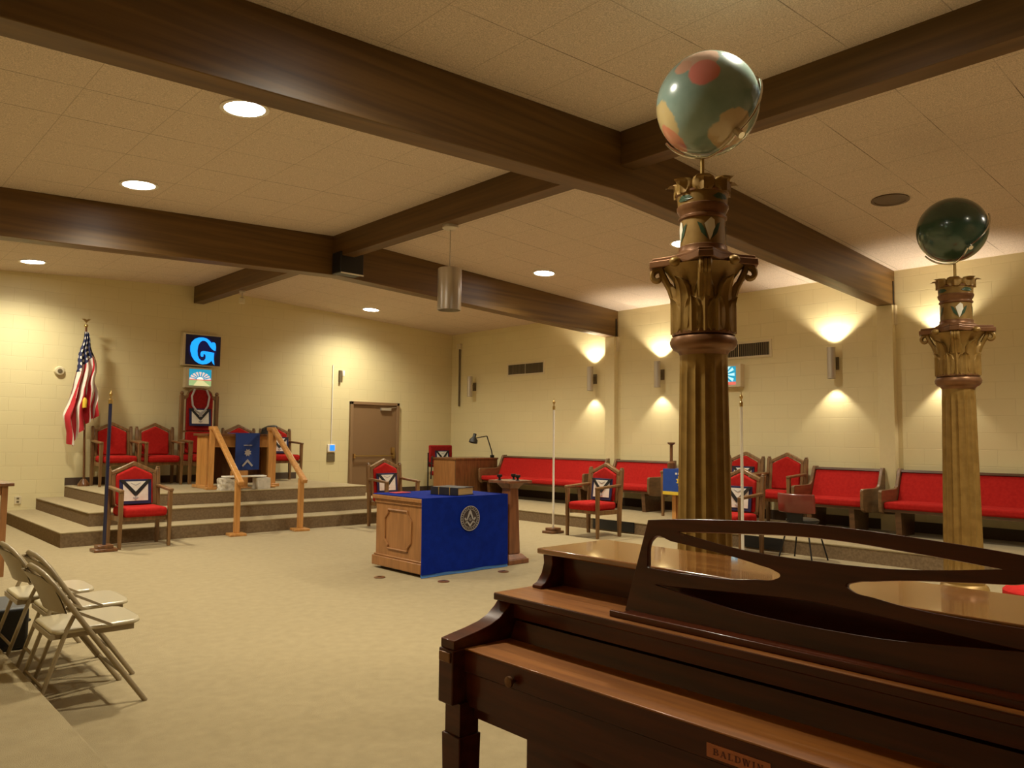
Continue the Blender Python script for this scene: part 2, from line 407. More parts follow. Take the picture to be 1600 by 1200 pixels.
LC=(1,.925,.71)
for i,(x,y,z) in enumerate(LIGHTS):
    l=bpy.data.lights.new('overhead_lamp','SPOT'); l.energy=(360 if y>12 else 300 if x<4 and x>3 else 430); l.color=LC
    l.spot_size=radians(150); l.spot_blend=1.0; l.shadow_soft_size=.1
    o=bpy.data.objects.new('overhead_lamp',l); COL.objects.link(o); o.location=(x,y,z)

l=bpy.data.lights.new('overhead_lamp','SPOT'); l.energy=720; l.color=LC; l.spot_size=radians(140); l.spot_blend=1; l.shadow_soft_size=.1  # extra lamp without a fixture, added to brighten the right column
o=bpy.data.objects.new('overhead_lamp',l); COL.objects.link(o); o.location=(6.0,.3,ceilz(6.0)-.03)
# pendant cylinder on the ridge
t=thing('pendant_light','brushed metal cylinder pendant hanging from the ridge timber','pendant light',(5.14,6.6,3.67))
MB().lathe([(.09,0),(.09,-.03),(.05,-.05),(.0,-.05)],24).build('canopy',MW['steel'],t)
MB().tube([(0,0,-.05),(0,0,-.48)],.006).build('stem',MW['steel'],t)
MB().lathe([(0,-.48),(.125,-.48),(.13,-.49),(.13,-.94),(.12,-.94),(.12,-.7),(0,-.7)],40).build('shade',MW['steel'],t)
t=thing('pendant_fitting','small clear glass pendant fitting on the far ridge timber','pendant light',(5.13,12,3.67))
MB().lathe([(.05,0),(.05,-.03),(.01,-.04),(.01,-.1)],16).build('canopy',MW['steel'],t)
MB().lathe([(.02,-.1),(.045,-.12),(.045,-.2),(.02,-.21)],16).build('shade',MW['cream'],t)
# black loudspeaker on the far beam
t=thing('loudspeaker','black box loudspeaker mounted on the farther beam below the ridge','speaker',(5.16,8.92,3.45))
MB().box(-.17,.17,-.24,-.02,0,.28).build('cabinet',MW['black'],t,bevel=.01)
MB().box(-.165,.165,-.255,-.241,-.012,.004).build('lower_strip',MW['whitepaint'],t)
MB().box(-.05,.05,-.02,0,.06,.2).build('bracket',MW['black'],t)

# ------------------------------------------------------------------ wall things
def sconce(y,lit,label):
    t=thing('wall_sconce',label,'wall light',(XR,y,2.455),0,'aluminium cylinder wall sconces')
    MB().lathe([(.049,-.222),(.056,-.222),(.056,.222),(.049,.222),(.049,-.222)],28,(-.14,0,0)).build('cylinder',MW['steel'],t)
    MB().lathe([(0,.17),(.048,.17),(.048,.18),(0,.18)],20,(-.14,0,0)).build('lens',MW['sconceglow'] if lit else MW['unlit'],t)
    MB().lathe([(0,-.18),(.048,-.18),(.048,-.17),(0,-.17)],20,(-.14,0,0)).build('lens',MW['sconceglow'] if lit else MW['unlit'],t)
    MB().box(-.09,-.012,-.022,.022,-.04,.04).box(-.02,0,-.05,.05,-.09,.09).build('bracket',MW['grille'],t,bevel=.004)
    if lit:
        for s,en,an in ((1,62,112),(-1,42,92)):
            l=bpy.data.lights.new('sconce_lamp','SPOT'); l.energy=en; l.color=(1,.88,.68); l.spot_size=radians(an); l.spot_blend=.45; l.shadow_soft_size=.03
            o=bpy.data.objects.new('sconce_lamp',l); COL.objects.link(o); o.location=(XR-.14,y,2.455+s*.225)
            if s>0: o.rotation_euler=(pi,0,0)
sconce(12.95,False,'unlit aluminium wall sconce nearest the far corner')
sconce(9.47,True,'lit aluminium wall sconce just left of the far pilaster')
sconce(7.95,True,'lit aluminium wall sconce just right of the far pilaster')
sconce(4.93,True,'lit aluminium wall sconce left of the near pilaster')
sconce(3.50,True,'lit aluminium wall sconce behind the right column')

def vent(y0,y1,label):
    t=thing('air_vent',label,'vent',(XR,(y0+y1)/2,2.66),0,'wall air vents'); w=(y1-y0)/2
    MB().box(-.012,0,-w-.04,w+.04,-.035,-.0).box(-.012,0,-w-.04,w+.04,.2,.235).box(-.012,0,-w-.04,-w,0,.2).box(-.012,0,w,w+.04,0,.2).box(-.013,0,-.006,.006,0,.2).build('frame',MW['cream'],t)
    MB().box(-.004,0,-w,w,0,.2).build('recess',MW['grilledark'],t)
    m=MB(); n=int(w*2/.035)
    for i in range(n):
        y=-w+(i+.5)*2*w/n
        m.box(-.011,-.004,y-.008,y+.008,0,.2)
    m.build('slats',MW['grille'],t)
vent(10.83,11.86,'long brown slatted air vent on the right wall between unlit and lit sconces')
vent(5.95,7.0,'brown slatted air vent partly hidden by the near column')

def sun_panel(t,w,h,M,full):
    # stained glass sunrise in plane (u,v) centred
    def poly(name,mat,pts,d): 
        m=MB(M); n=len(pts); m.add([(u,v,d) for u,v in pts],[tuple(range(n))]); return m.build(name,mat,t,smooth=False)
    hz=-h*.14 if full else -h*.28
    poly('sky_glass',MW['sunsky'],[(-w/2,-h/2),(w/2,-h/2),(w/2,h/2),(-w/2,h/2)],.001)
    m=MB(M)
    for k in range(9 if full else 12):
        a=pi*(k+.5)/9 if full else 2*pi*k/12; da=.085 if full else .10
        r0,r1=(h*.2,h*.48) if full else (0,h*.62)
        c=(0,hz) if full else (0,h*.06)
        pts=[]
        for aa,rr in ((a-da*.5,r0),(a-da*1.4,r1),(a+da*1.4,r1),(a+da*.5,r0)):
            pts.append((max(-w/2,min(w/2,c[0]+rr*cos(aa)*(1.35 if full else 1))),max(-h/2,min(h/2,c[1]+rr*sin(aa)))))
        m.add([(u,v,.002) for u,v in pts],[(0,1,2,3)])
    m.build('ray_glass',MW['sunray'] if full else MW['sunrayblue'],t,smooth=False)
    if full:
        poly('sun_glass',MW['sundisc'],[(w*.15*cos(pi*k/12),hz+h*.17*sin(pi*k/12)) for k in range(13)],.003)
        poly('horizon_glass',MW['sunred'],[(-w/2,hz-h*.03),(w/2,hz-h*.03),(w/2,hz+h*.02),(-w/2,hz+h*.02)],.0035)
        poly('land_glass',MW['sunland'],[(-w/2,-h/2),(w/2,-h/2),(w/2,hz-h*.03),(-w/2,hz-h*.03)],.003)
        poly('path_glass',MW['sunland2'],[(-w*.3,-h/2),(w*.45,-h/2),(w*.12,hz-h*.03),(-w*.12,hz-h*.03)],.004)
    else:
        poly('sun_glass',MW['sundisc'],[(h*.16*cos(pi*k/12),h*.06+h*.16*sin(pi*k/12)) for k in range(24)],.003)
        poly('land_glass',MW['sunred'],[(-w/2,-h/2),(w/2,-h/2),(w/2,-h*.34),(-w/2,-h*.34)],.003)

# light box with the letter
gx,gz=5.155,2.835
t=thing('letter_sign','dark light box with a glowing blue letter G on the far wall','sign',(gx,YF,2.57))
MB().box(-.345,.315,-.13,0,-.02,.55).build('case',MW['cream'],t,bevel=.006)
MB().box(-.30,.31,-.135,-.131,.0,.525).build('glass',MW['Gbg'],t)
G=[(640,255),(662,275),(672,330),(668,398),(635,392),(600,370),(565,335),(520,270),(475,240),(430,242),(388,280),(362,340),(352,420),(362,500),(390,555),(430,582),(470,575),(495,545),(497,495),(482,467),(457,470),(462,495),(452,518),(420,515),(405,485),(408,450),(425,425),(460,415),(645,432),(640,500),(642,560),(657,645),(622,610),(603,570),(570,605),(520,632),(450,645),(380,632),(310,590),(260,520),(232,430),(230,350),(252,280),(300,225),(370,193),(440,186),(510,200),(560,235),(590,268),(610,255)]
Gp=[((x-455)/600*.61,(405-y)/505*.525) for x,y in G]
Mg=frameM((.005,-.138,.2625),(1,0,0),(0,0,1))
def scaled(pts,k,dx=0,dy=0): return [(x*k+dx,y*k+dy) for x,y in pts]
halo=curve_plate('letter_glow',([(.22*cos(2*pi*k/32)*1.12-.01,.245*sin(2*pi*k/32)) for k in range(32)],False),[],.001,MW['Ghalo'],t,Mg)
Mg2=frameM((.005,-.141,.2625),(1,0,0),(0,0,1))
curve_plate('letter',(Gp,False),[],.003,MW['cyanG'],t,Mg2)
t=thing('sunrise_sign','small lit stained glass sunrise panel below the letter sign','sign',(5.11,YF,2.165))
MB().box(-.235,.225,-.12,0,0,.36).build('case',MW['cream'],t,bevel=.006)
sun_panel(t,.385,.29,frameM((.02,-.122,.185),(1,0,0),(0,0,1)),True)
t=thing('sun_sign','lit blue and white sunburst panel on the right wall behind the near column','sign',(XR,6.66,2.18))
MB().box(-.12,0,-.28,.28,0,.36).build('case',MW['cream'],t,bevel=.006)
sun_panel(t,.40,.29,frameM((-.122,.0,.18),(0,-1,0),(0,0,1)),False)
# little wall fittings
t=thing('smoke_alarm','round beige alarm on the far wall beside the flag','alarm',(2.97,YF,2.33))
MB(Matrix.Rotation(pi/2,4,'X')).lathe([(.0,0),(.075,0),(.075,.02),(.06,.045),(0,.05)],28).build('housing',MW['cream'],t)
MB(Matrix.Rotation(pi/2,4,'X')).lathe([(0,.05),(.035,.05),(.03,.058),(0,.058)],20).build('sensor',MW['grille'],t)
t=thing('wall_outlet','cream double outlet low on the far wall left of the dais','outlet',(2.5,YF,.33))
MB().box(-.045,.045,-.012,0,-.06,.06).build('plate',MW['cream'],t,bevel=.004)
for z in (-.025,.025): MB().box(-.017,.017,-.016,-.012,z-.013,z+.013).build('socket',MW['grille'],t)
t=thing('thermostat','small white wall thermostat with a blue screen','thermostat',(7.8,YF,1.11))
MB().box(-.085,.085,-.035,0.004,-.075,.075).build('housing',MW['whitepaint'],t,bevel=.006)
MB().box(-.04,.07,-.038,-.035,-.05,.06).build('screen',MW['screen'],t)
MB().box(-.085,.085,-.02,0.004,-.27,-.1).build('backplate',MW['grille'],t)
tag(MB().tube([(7.8,YF-.012,1.185),(7.8,YF-.012,2.77)],.011).build('conduit',MW['whitepaint']),'thin white conduit running up the far wall from the thermostat','conduit')
t=thing('motion_sensor','small white sensor on a beige bracket, far wall beside the conduit','sensor',(7.98,YF,2.55))
MB().box(-.045,.0,-.05,0.004,-.12,.12).build('bracket',MW['grille'],t)
MB().box(-.0,.05,-.09,0,.0,.12).build('head',MW['whitepaint'],t,bevel=.01)
t=thing('wall_pipe','slim dark vertical pole hung on the right wall near the corner','pole',(XR,13.46,2.04))
MB().tube([(-.03,0,0),(-.03,0,1.3)],.02).build('tube',MW['grille'],t)
MB().box(-.07,0,-.06,.06,1.28,1.4).build('cap',MW['cream'],t,bevel=.01)

# ------------------------------------------------------------------ armchairs
def tiltf(k,z0): return lambda x,y,z:(x,y+max(0,z-z0)*k,z)
def make_armchair(name,label,redm):
    t=thing(name,label,'armchair',group='red upholstered lodge armchairs'); W=MW['oak']
    # seat
    MB().box(-.25,.25,-.265,.20,.365,.475).build('seat',MW['red'],t,bevel=.04,seg=4)
    MB().box(-.25,.25,-.21,-.17,.32,.372).box(-.27,-.235,-.2,.2,.31,.37).box(.235,.27,-.2,.2,.31,.37).box(-.25,.25,.18,.22,.31,.37).build('seat_frame',W,t,bevel=.004)
    # back
    fn=tiltf(.12,.45)
    b=MB().prism([(-.215,.48),(.215,.48),(.215,.85),(.0,.955),(-.215,.85)],'y',.17,.235).warp(fn).build('backrest',redm,t,bevel=.025,seg=3)
    MB().prism([(-.26,.845),(0,.962),(.26,.845),(.26,.89),(.0,1.01),(-.26,.89)],'y',.185,.245).box(-.26,-.215,.19,.24,.46,.87).box(.215,.26,.19,.24,.46,.87).box(-.26,.26,.19,.24,.455,.495).warp(fn).build('back_frame',W,t,bevel=.006)
    for s in (-1,1):
        MB().box(s*.285-.023,s*.285+.023,.185,.245,.31,.925).box(s*.285-.018,s*.285+.018,.19,.24,.925,.945).warp(fn).build('back_post',W,t,bevel=.008)
        MB().taper(s*.285,.215,0,.33,.036,.036,.046,.055,0,0).build('leg',W,t)
        MB().taper(s*.278,-.235,0,.66,.036,.036,.05,.05).build('leg',W,t,bevel=.004)
        MB().bar((s*.285,.235,.705),(s*.282,-.27,.675),.055,.035,(1,0,0)).build('armrest',W,t,bevel=.01)
    return t
pA=make_armchair('armchair','',MW['red']); usedA=[False]
def armchair(x,y,z,rz,label):
    o=place(pA,usedA[0],(x,y,z),rz,label); usedA[0]=True; return o
def make_apron():
    # local: chair frame coordinates, front -Y ; origin at apron bottom centre
    t=thing('lodge_apron','','apron',group='white lodge aprons on chair backs')
    MB().box(-.185,.185,-.006,.006,0,.30).warp(lambda x,y,z:(x,y+z*.12,z)).build('border',MW['navy'],t,bevel=.003)
    MB().box(-.145,.145,-.010,-.006,.04,.275).warp(lambda x,y,z:(x,y+z*.12,z)).build('panel',MW['white'],t)
    fn=lambda x,y,z:(x,y+z*.12,z)
    MB().prism([(-.19,.30),(-.14,.30),(0,.15),(.14,.30),(.19,.30),(.012,.10),(-.012,.10)],'y',-.017,-.011).warp(fn).build('collar',MW['black'],t)
    MB().prism([(-.006,.11),(.006,.11),(.006,.08),(.03,.085),(.03,.07),(.008,.06),(0,.045),(-.008,.06),(-.03,.07),(-.03,.085),(-.006,.08)],'y',-.017,-.011).warp(fn).build('jewel',MW['silver'],t)
    MB().prism([(-.06,.262),(0,.235),(.06,.262),(.055,.25),(0,.222),(-.055,.25)],'y',-.0125,-.011).warp(fn).build('lettering_band',MW['silver'],t)
    nest(t,'jewel','collar'); nest(t,'lettering_band','panel')
    return t
pAp=make_apron(); usedP=[False]
def apron(x,y,z,rz,label,dx=0,h=.49,dy=.155):
    c,s=cos(rz),sin(rz); lx,ly=dx,dy
    o=place(pAp,usedP[0],(x+c*lx-s*ly,y+s*lx+c*ly,z+h),rz,label); usedP[0]=True; return o
RX=-pi/2  # facing -X
# facing -Y is rz=0; facing -X is rz=-90deg
armchair(3.10,10.04,0,0,'red armchair with white apron at the left foot of the dais, behind the blue rod')
apron(3.10,10.04,0,0,'white apron with navy border on the armchair behind the blue rod')
armchair(6.68,9.88,0,0,'red armchair with an apron behind the blue draped altar')
apron(6.68,9.88,0,0,'white apron with black collar on the armchair behind the altar')
armchair(8.22,7.21,0,RX,'red armchair with an apron beside the left white rod')
apron(8.22,7.21,0,RX,'white apron on the armchair beside the left white rod')
armchair(8.30,5.10,0,RX,'red armchair with an apron just right of the near column, on the main floor')
apron(8.30,5.10,0,RX,'white apron on the floor armchair just right of the near column')
DZ=.53
armchair(3.72,13.30,DZ,0,'red armchair on the dais next to the flag')
armchair(4.38,13.30,DZ,0,'red armchair on the dais just left of the tall throne')
armchair(5.82,13.30,DZ,0,'red armchair on the dais behind the blue bannered pedestal')
armchair(6.52,13.30,DZ,0,'red armchair at the right end of the dais with a dark coat on its back')
apron(6.52,13.30,DZ,0,'white apron on the dais armchair under a dark coat',dx=.04)
armchair(10.13,6.98,PZ,RX,'red armchair behind the blue covered station pedestal, mostly hidden by the near column')
armchair(10.30,6.22,PZ,RX,'red armchair with an apron against the right wall behind the near column')
apron(10.30,6.22,PZ,RX,'white apron on the wall armchair behind the near column')
armchair(10.30,5.55,PZ,RX,'red armchair without apron against the right wall beside the pew')
# coat over the chair back
m=MB(); n=10
for i in range(n+1):
    a=pi*i/n
    for j,yy in enumerate((.12,.15,.26,.33)):
        pass
t=thing('draped_coat','dark coat draped over the left half of the back of the right dais armchair','coat',(6.40,13.53,DZ+.55))
m=MB().prism([(-.20,.12),(-.19,.30),(-.13,.40),(-.02,.45),(.08,.46),(.12,.43),(.05,.38),(-.01,.30),(-.05,.10),(-.06,-.10),(-.17,-.12)],'y',-.10,.08)
m.build('coat_body',MW['black'],t,bevel=.03,seg=3)
MB().tube([(-.16,-.1,.36),(-.19,-.11,.2),(-.18,-.10,-.05)],[.05,.045,.035],10).build('sleeve',MW['black'],t)

# throne
t=thing('throne_chair','tall throne with carved wooden frame and deep red upholstery on the dais','throne',(5.08,13.3,DZ))
W=MW['oak']
MB().box(-.27,.27,-.28,.2,.37,.49).build('seat',MW['red'],t,bevel=.04,seg=4)
MB().box(-.29,.29,-.24,.22,.30,.375).build('seat_frame',W,t,bevel=.005)
arch=[(.20*cos(pi*k/10),1.50+.10*sin(pi*k/10)) for k in range(11)]
MB().prism([(-.225,.88),(.225,.88),(.225,1.44)]+[(.205,1.47)]+arch+[(-.205,1.47),(-.225,1.44)],'y',.17,.23).build('backrest_upper',MW['darkred'],t,bevel=.02,seg=3)
MB().box(-.225,.225,.16,.235,.5,.87).build('backrest_lower',MW['red'],t,bevel=.025,seg=3)
aro=[(.215*cos(pi*k/10),1.50+.13*sin(pi*k/10)) for k in range(11)]
MB().prism([(.27,1.42),(.27,1.47)]+aro+[(-.27,1.47),(-.27,1.42),(-.222,1.44)]+[(-.2,1.47)]+arch[::-1]+[(.2,1.47),(.222,1.44)],'y',.175,.24).build('crest_rail',W,t)
MB().box(-.27,.27,.19,.235,.86,.89).box(-.27,.27,.19,.235,.47,.51).build('cross_rail',W,t)
for s in (-1,1):
    MB().box(s*.3-.03,s*.3+.03,.17,.25,0,1.50).build('back_post',W,t,bevel=.008)
    MB().sphere((s*.3,.21,1.53),.035,12,8).build('finial',W,t)
    MB().taper(s*.29,-.25,0,.68,.05,.05,.06,.06).build('leg',W,t,bevel=.005)
    MB().bar((s*.3,.23,.72),(s*.295,-.3,.7),.07,.04,(1,0,0)).build('armrest',W,t,bevel=.012)
apron(5.08,13.3,DZ,0,'white apron hung high on the back of the tall throne',h=.97,dy=.13)
t=thing('chain_collar','silver chain collar looped over the top of the throne','collar',(5.08,13.43,DZ+1.1))
for s in (-1,1):
    MB().tube([(s*.10,.035,.50),(s*.15,.03,.38),(s*.13,.03,.22),(s*.07,.015,.13),(0,.01,.09)],.017,8).build('chain',MW['silver'],t)
MB().cbox((0,-.0,.06),(.05,.02,.07)).build('pendant_jewel',MW['silver'],t)

# corner chair behind the desk
t=thing('side_chair','dark red square backed chair behind the corner desk with an apron','chair',(10.04,13.00,PZ))
MB().box(-.30,.30,.08,.15,.55,1.01).build('backrest',MW['darkred'],t,bevel=.03,seg=3)
MB().box(-.28,.28,-.14,.12,.38,.47).build('seat',MW['darkred'],t,bevel=.03,seg=3)
for s in (-1,1):
    MB().tube([(s*.31,.12,0),(s*.31,.13,.85)],.014).build('back_post',MW['blackmetal'],t)
    MB().tube([(s*.3,-.12,0),(s*.31,-.12,.62),(s*.31,.1,.64)],.014).build('leg',MW['blackmetal'],t)
apron(10.04,13.00,PZ,0,'white apron on the red chair behind the corner desk',h=.60,dy=.05,dx=.02)
t=thing('cane','dark walking cane hanging at the left edge of the corner desk','cane',(9.475,12.68,.50))
MB().tube([(0,0,0),(.02,0,.36)],.014).build('shaft',MW['black'],t)
MB().tube([(.02,0,.36),(.015,0,.44),(.04,0,.455)],.014).build('handle',MW['black'],t)

# corner desk
t=thing('corner_desk','brown wooden desk in the far right corner','desk',(9.53,11.95,PZ))
W=MW['deskwood']
MB().box(0,.025,.02,.72,0,.735).build('end_panel',MW['altarwood'],t)  # lit side of the desk, light painted in with a brighter wood
MB().box(1.07,1.095,.02,.72,0,.735).build('end_panel',W,t)
MB().box(.0,1.095,.0,.02,0,.735).build('front_panel',W,t)
MB().box(-.015,1.11,-.015,.74,.735,.77).build('desk_top',W,t,bevel=.004)
# desk lamp
t=thing('desk_lamp','black jointed desk lamp clamped to the corner desk','lamp',(10.57,12.05,.94))
MB().box(-.03,.03,-.03,.03,0,.05).build('clamp',MW['blackmetal'],t)
MB().tube([(0,0,.05),(-.02,0,.14),(-.15,.0,.44)],.012).build('arm',MW['blackmetal'],t)
MB().tube([(-.15,0,.44),(-.30,0,.42),(-.44,0,.40)],.010).build('arm',MW['blackmetal'],t)
MB(Matrix.Translation((-.50,0,.38))@Matrix.Rotation(.25,4,'Y')).lathe([(0,.11),(.035,.11),(.035,.04),(.085,-.02),(.09,-.08),(.08,-.08),(.03,.02),(0,.03)],20).build('lamp_shade',MW['black'],t)

# ------------------------------------------------------------------ pedestal and front of dais
t=thing('master_pedestal','golden oak pedestal table on the dais with a blue banner','pedestal',(5.16,12.05,DZ))
W=MW['lightoak']
MB().box(-.60,.60,-.30,.28,.80,.84).build('top',MW['deskwood'],t,bevel=.006)
for s in (-1,1):
    MB().box(s*.51-.055,s*.51+.055,-.2,.2,0,.80).build('side_leg',W,t,bevel=.005)
    MB().box(s*.51-.09,s*.51+.09,-.27,.27,0,.05).build('foot',W,t,bevel=.006)
MB().box(-.455,.455,-.21,-.17,.63,.80).build('front_rail',W,t)
MB().box(-.455,.455,.12,.15,.05,.8).build('back_panel',MW['deskwood'],t)
def wavy_sheet(x0,x1,z0,z1,y,amp,nx=24,nz=6,k=3,th=.008):
    m=MB(); vs=[];fs=[]
    for side in (0,1):
        for j in range(nz+1):
            for i in range(nx+1):
                u=i/nx; w=j/nz; x=x0+(x1-x0)*u; z=z0+(z1-z0)*w
                vs.append((x,y+side*th-amp*(1-w)*(.5+.5*sin(u*k*2*pi+.7)),z))
    o=(nx+1)*(nz+1)
    for j in range(nz):
        for i in range(nx):
            a=j*(nx+1)+i; fs.append((a,a+1,a+nx+2,a+nx+1)); fs.append((o+a,o+a+nx+1,o+a+nx+2,o+a+1))
    for i in range(nx): fs.append((i,o+i,o+i+1,i+1)); q=nz*(nx+1); fs.append((q+i,q+i+1,o+q+i+1,o+q+i))
    for j in range(nz): a=j*(nx+1); fs.append((a,a+nx+1,o+a+nx+1,o+a)); b=a+nx; fs.append((b,o+b,o+b+nx+1,b+nx+1))
    return m.add(vs,fs)
t=thing('blue_banner','blue banner with pale emblem hanging on the dais pedestal','banner',(5.185,11.745,DZ+.277))
MB().box(-.195,.195,-.01,.30,.565,.577).build('top_fold',MW['bannerblue'],t)
wavy_sheet(-.195,.195,0,.577,-.018,.008,k=2).build('cloth',MW['bannerblue'],t)
f=-.030
MB().prism([(-.09,.07),(0,.17),(.09,.07),(.07,.05),(0,.125),(-.07,.05)],'y',f-.003,f).build('square_emblem',MW['silver'],t)
m=MB()
for k in range(16):
    a=2*pi*k/16; r=.062 if k%2 else .04
    m.v.append((r*cos(a),f-.003,.27+r*sin(a)))
m.f.append(tuple(range(16))); m.build('sun_emblem',MW['silver'],t,smooth=False)
m=MB()
for k in range(7): m.cbox((-.06+.02*k,f-.002,.385),(.012,.003,.018))
m.build('lettering',MW['silver'],t)
def rock(name,label,c,dims,mat,jit):
    m=MB(); 
    vs=[];n=4
    bm=bmesh.new(); bmesh.ops.create_cube(bm,size=1)
    bmesh.ops.subdivide_edges(bm,edges=bm.edges[:],cuts=3,use_grid_fill=True)
    rnd=random.Random(3)
    for v in bm.verts:
        v.co=Vector((v.co.x*dims[0],v.co.y*dims[1],(v.co.z+.5)*dims[2]))
        if v.co.z>.005: v.co+=Vector((rnd.uniform(-1,1),rnd.uniform(-1,1),rnd.uniform(-1,1)))*jit
    me=bpy.data.meshes.new(name); bm.to_mesh(me); bm.free(); me.materials.append(mat)
    o=bpy.data.objects.new(name,me); COL.objects.link(o); o.location=c; tag(o,label,'stone block','the two stone blocks'); return o
rock('rough_stone','rough pale stone block under the left end of the white plank',(4.73,11.40,DZ),(.21,.20,.17),MW['stone'],.012)
rock('smooth_stone','squared pale stone block under the right end of the white plank',(5.28,11.40,DZ),(.20,.20,.17),MW['smoothstone'],.002)
tag(MB().box(4.68,5.33,11.33,11.48,DZ+.186,DZ+.208).build('white_plank',MW['whitepaint'],bevel=.004),'thin white plank lying across the two stone blocks','plank')
tag(MB().box(4.90,5.16,11.62,11.68,DZ,DZ+.27).box(4.86,5.2,11.58,11.72,DZ,DZ+.02).build('small_wooden_stand',MW['lightoak'],bevel=.004),'small golden oak stand below the blue banner','stand')

# handrails
def make_rail():
    t=thing('handrail','','handrail',group='wooden handrails on the dais steps'); W=MW['lightoak']
    # origin at lower post foot
    MB().box(-.11,.11,-.11,.11,0,.035).build('base_plate',W,t,bevel=.005)
    MB().box(-.035,.035,-.035,.035,.035,.74).build('post',W,t,bevel=.004)
    MB().box(-.08,.08,1.35,1.53,DZ,DZ+.035).build('base_plate',W,t,bevel=.005)
    MB().box(-.035,.035,1.405,1.475,DZ+.035,1.42).build('post',W,t,bevel=.004)
    MB().bar((0,-.16,.70),(0,1.30,1.45),.075,.06,(1,0,0)).bar((0,1.27,1.45),(0,1.53,1.45),.075,.06,(1,0,0)).build('rail',W,t,bevel=.012)
    nest(t,'base_plate','post')
    return t
pr=make_rail(); place(pr,False,(4.40,10.22,0),radians(-7.6),'left wooden handrail on the dais steps, nearest the left armchair')
place(pr,True,(5.33,10.22,0),radians(-7.6),'right wooden handrail on the dais steps, nearer the door')

# flag
t=thing('flag_on_stand','flag with stars and stripes drooping on a dark pole left of the dais','flag',(3.32,13.48,DZ))
MB().lathe([(.085,0),(.085,.03),(.06,.07),(.03,.11),(0,.11)],24).build('stand_base',MW['deskwood'],t)
MB().tube([(0,0,.1),(-.07,0,2.50)],.016,10).build('pole',MW['deskwood'],t)
m=MB().sphere((-.07,0,2.52),.03,12,8); m.prism([(-.10,2.6),(-.07,2.56),(-.04,2.6),(-.005,2.625),(-.045,2.63),(-.07,2.615),(-.095,2.63),(-.135,2.625)],'y',-.012,.012)
m.build('eagle_finial',MW['brass'],t)
def flagmat():
    m,nt,b=nmat('flag_cloth'); N,L=nt.nodes,nt.links
    uv=N.new('ShaderNodeUVMap'); sp=N.new('ShaderNodeSeparateXYZ'); L.new(uv.outputs[0],sp.inputs[0])
    def math_(op,a,bv):
        n=N.new('ShaderNodeMath'); n.operation=op
        for i,x in enumerate((a,bv)):
            if x is None: continue
            if isinstance(x,(int,float)): n.inputs[i].default_value=x
            else: L.new(x,n.inputs[i])
        return n.outputs[0]
    st=math_('ADD',math_('MULTIPLY',sp.outputs[0],5.2),math_('MULTIPLY',sp.outputs[1],1.6))
    fr=math_('FRACT',st,None); isr=math_('GREATER_THAN',fr,.5)
    mix=N.new('ShaderNodeMix'); mix.data_type='RGBA'; mix.inputs[6].default_value=(.74,.68,.6,1); mix.inputs[7].default_value=(.46,.015,.025,1); L.new(isr,mix.inputs[0])
    # canton
    vo=N.new('ShaderNodeTexVoronoi'); vo.inputs['Scale'].default_value=1; vo.inputs['Randomness'].default_value=.15
    mp=N.new('ShaderNodeMapping'); mp.inputs['Scale'].default_value=(6,18,1); L.new(uv.outputs[0],mp.inputs[0]); L.new(mp.outputs[0],vo.inputs['Vector'])
    star=math_('LESS_THAN',vo.outputs['Distance'],.27)
    cm=N.new('ShaderNodeMix'); cm.data_type='RGBA'; cm.inputs[6].default_value=(.012,.016,.07,1); cm.inputs[7].default_value=(.72,.68,.62,1); L.new(star,cm.inputs[0])
    can=math_('LESS_THAN',math_('ADD',sp.outputs[1],math_('MULTIPLY',sp.outputs[0],.10)),.37)
    fm=N.new('ShaderNodeMix'); fm.data_type='RGBA'; L.new(can,fm.inputs[0]); L.new(mix.outputs[2],fm.inputs[6]); L.new(cm.outputs[2],fm.inputs[7])
    L.new(fm.outputs[2],b.inputs['Base Color']); b.inputs['Roughness'].default_value=.7
    return m
nx,nz=40,40
me=bpy.data.meshes.new('flag_cloth'); vs=[];fs=[];uvs=[]
def lerp(a,b,t): return a+(b-a)*t
def curve(pts,t):
    for (t0,v0),(t1,v1) in zip(pts,pts[1:]):
        if t<=t1: return lerp(v0,v1,(t-t0)/(t1-t0))
    return pts[-1][1]
for j in range(nz+1):
    w=j/nz
    xl=curve([(0,-.10),(.15,-.14),(.35,-.20),(.5,-.22),(.6,-.28),(.75,-.33),(.85,-.31),(1,-.25)],w)+.012*sin(w*23)
    xr=curve([(0,-.05),(.12,.0),(.3,.07),(.45,.12),(.6,.10),(.8,.14),(1,.12)],w)+.015*sin(w*19+1)
    for i in range(nx+1):
        u=i/nx
        bot=curve([(0,1.76),(.2,1.80),(.32,1.62),(.45,1.55),(.6,1.46),(.8,1.36),(.9,1.40),(1,1.32)],u)
        ph=u*3.2*2*pi
        x=lerp(xl,xr,u); z=2.42-w*bot
        dep=(.015+.075*w)
        vs.append((x+.02*w*sin(ph*1.7+4*w),-.03-dep*.6+dep*sin(ph+w*2.2+.6*sin(w*9)),z)); uvs.append((u,w))
for j in range(nz):
    for i in range(nx): a=j*(nx+1)+i; fs.append((a,a+1,a+nx+2,a+nx+1))
me.from_pydata(vs,[],fs); ul=me.uv_layers.new(name='UVMap')
for lp in me.loops: ul.data[lp.index].uv=uvs[lp.vertex_index]
me.polygons.foreach_set('use_smooth',[True]*len(me.polygons)); me.materials.append(flagmat())
o=bpy.data.objects.new('flag_cloth',me); COL.objects.link(o); o.parent=t
MB().lathe([(0,.0),(.03,.0),(.035,.12),(.015,.16),(0,.16)],12,(-.07,-.13,1.22)).build('tassel',MW['yellow'],t)

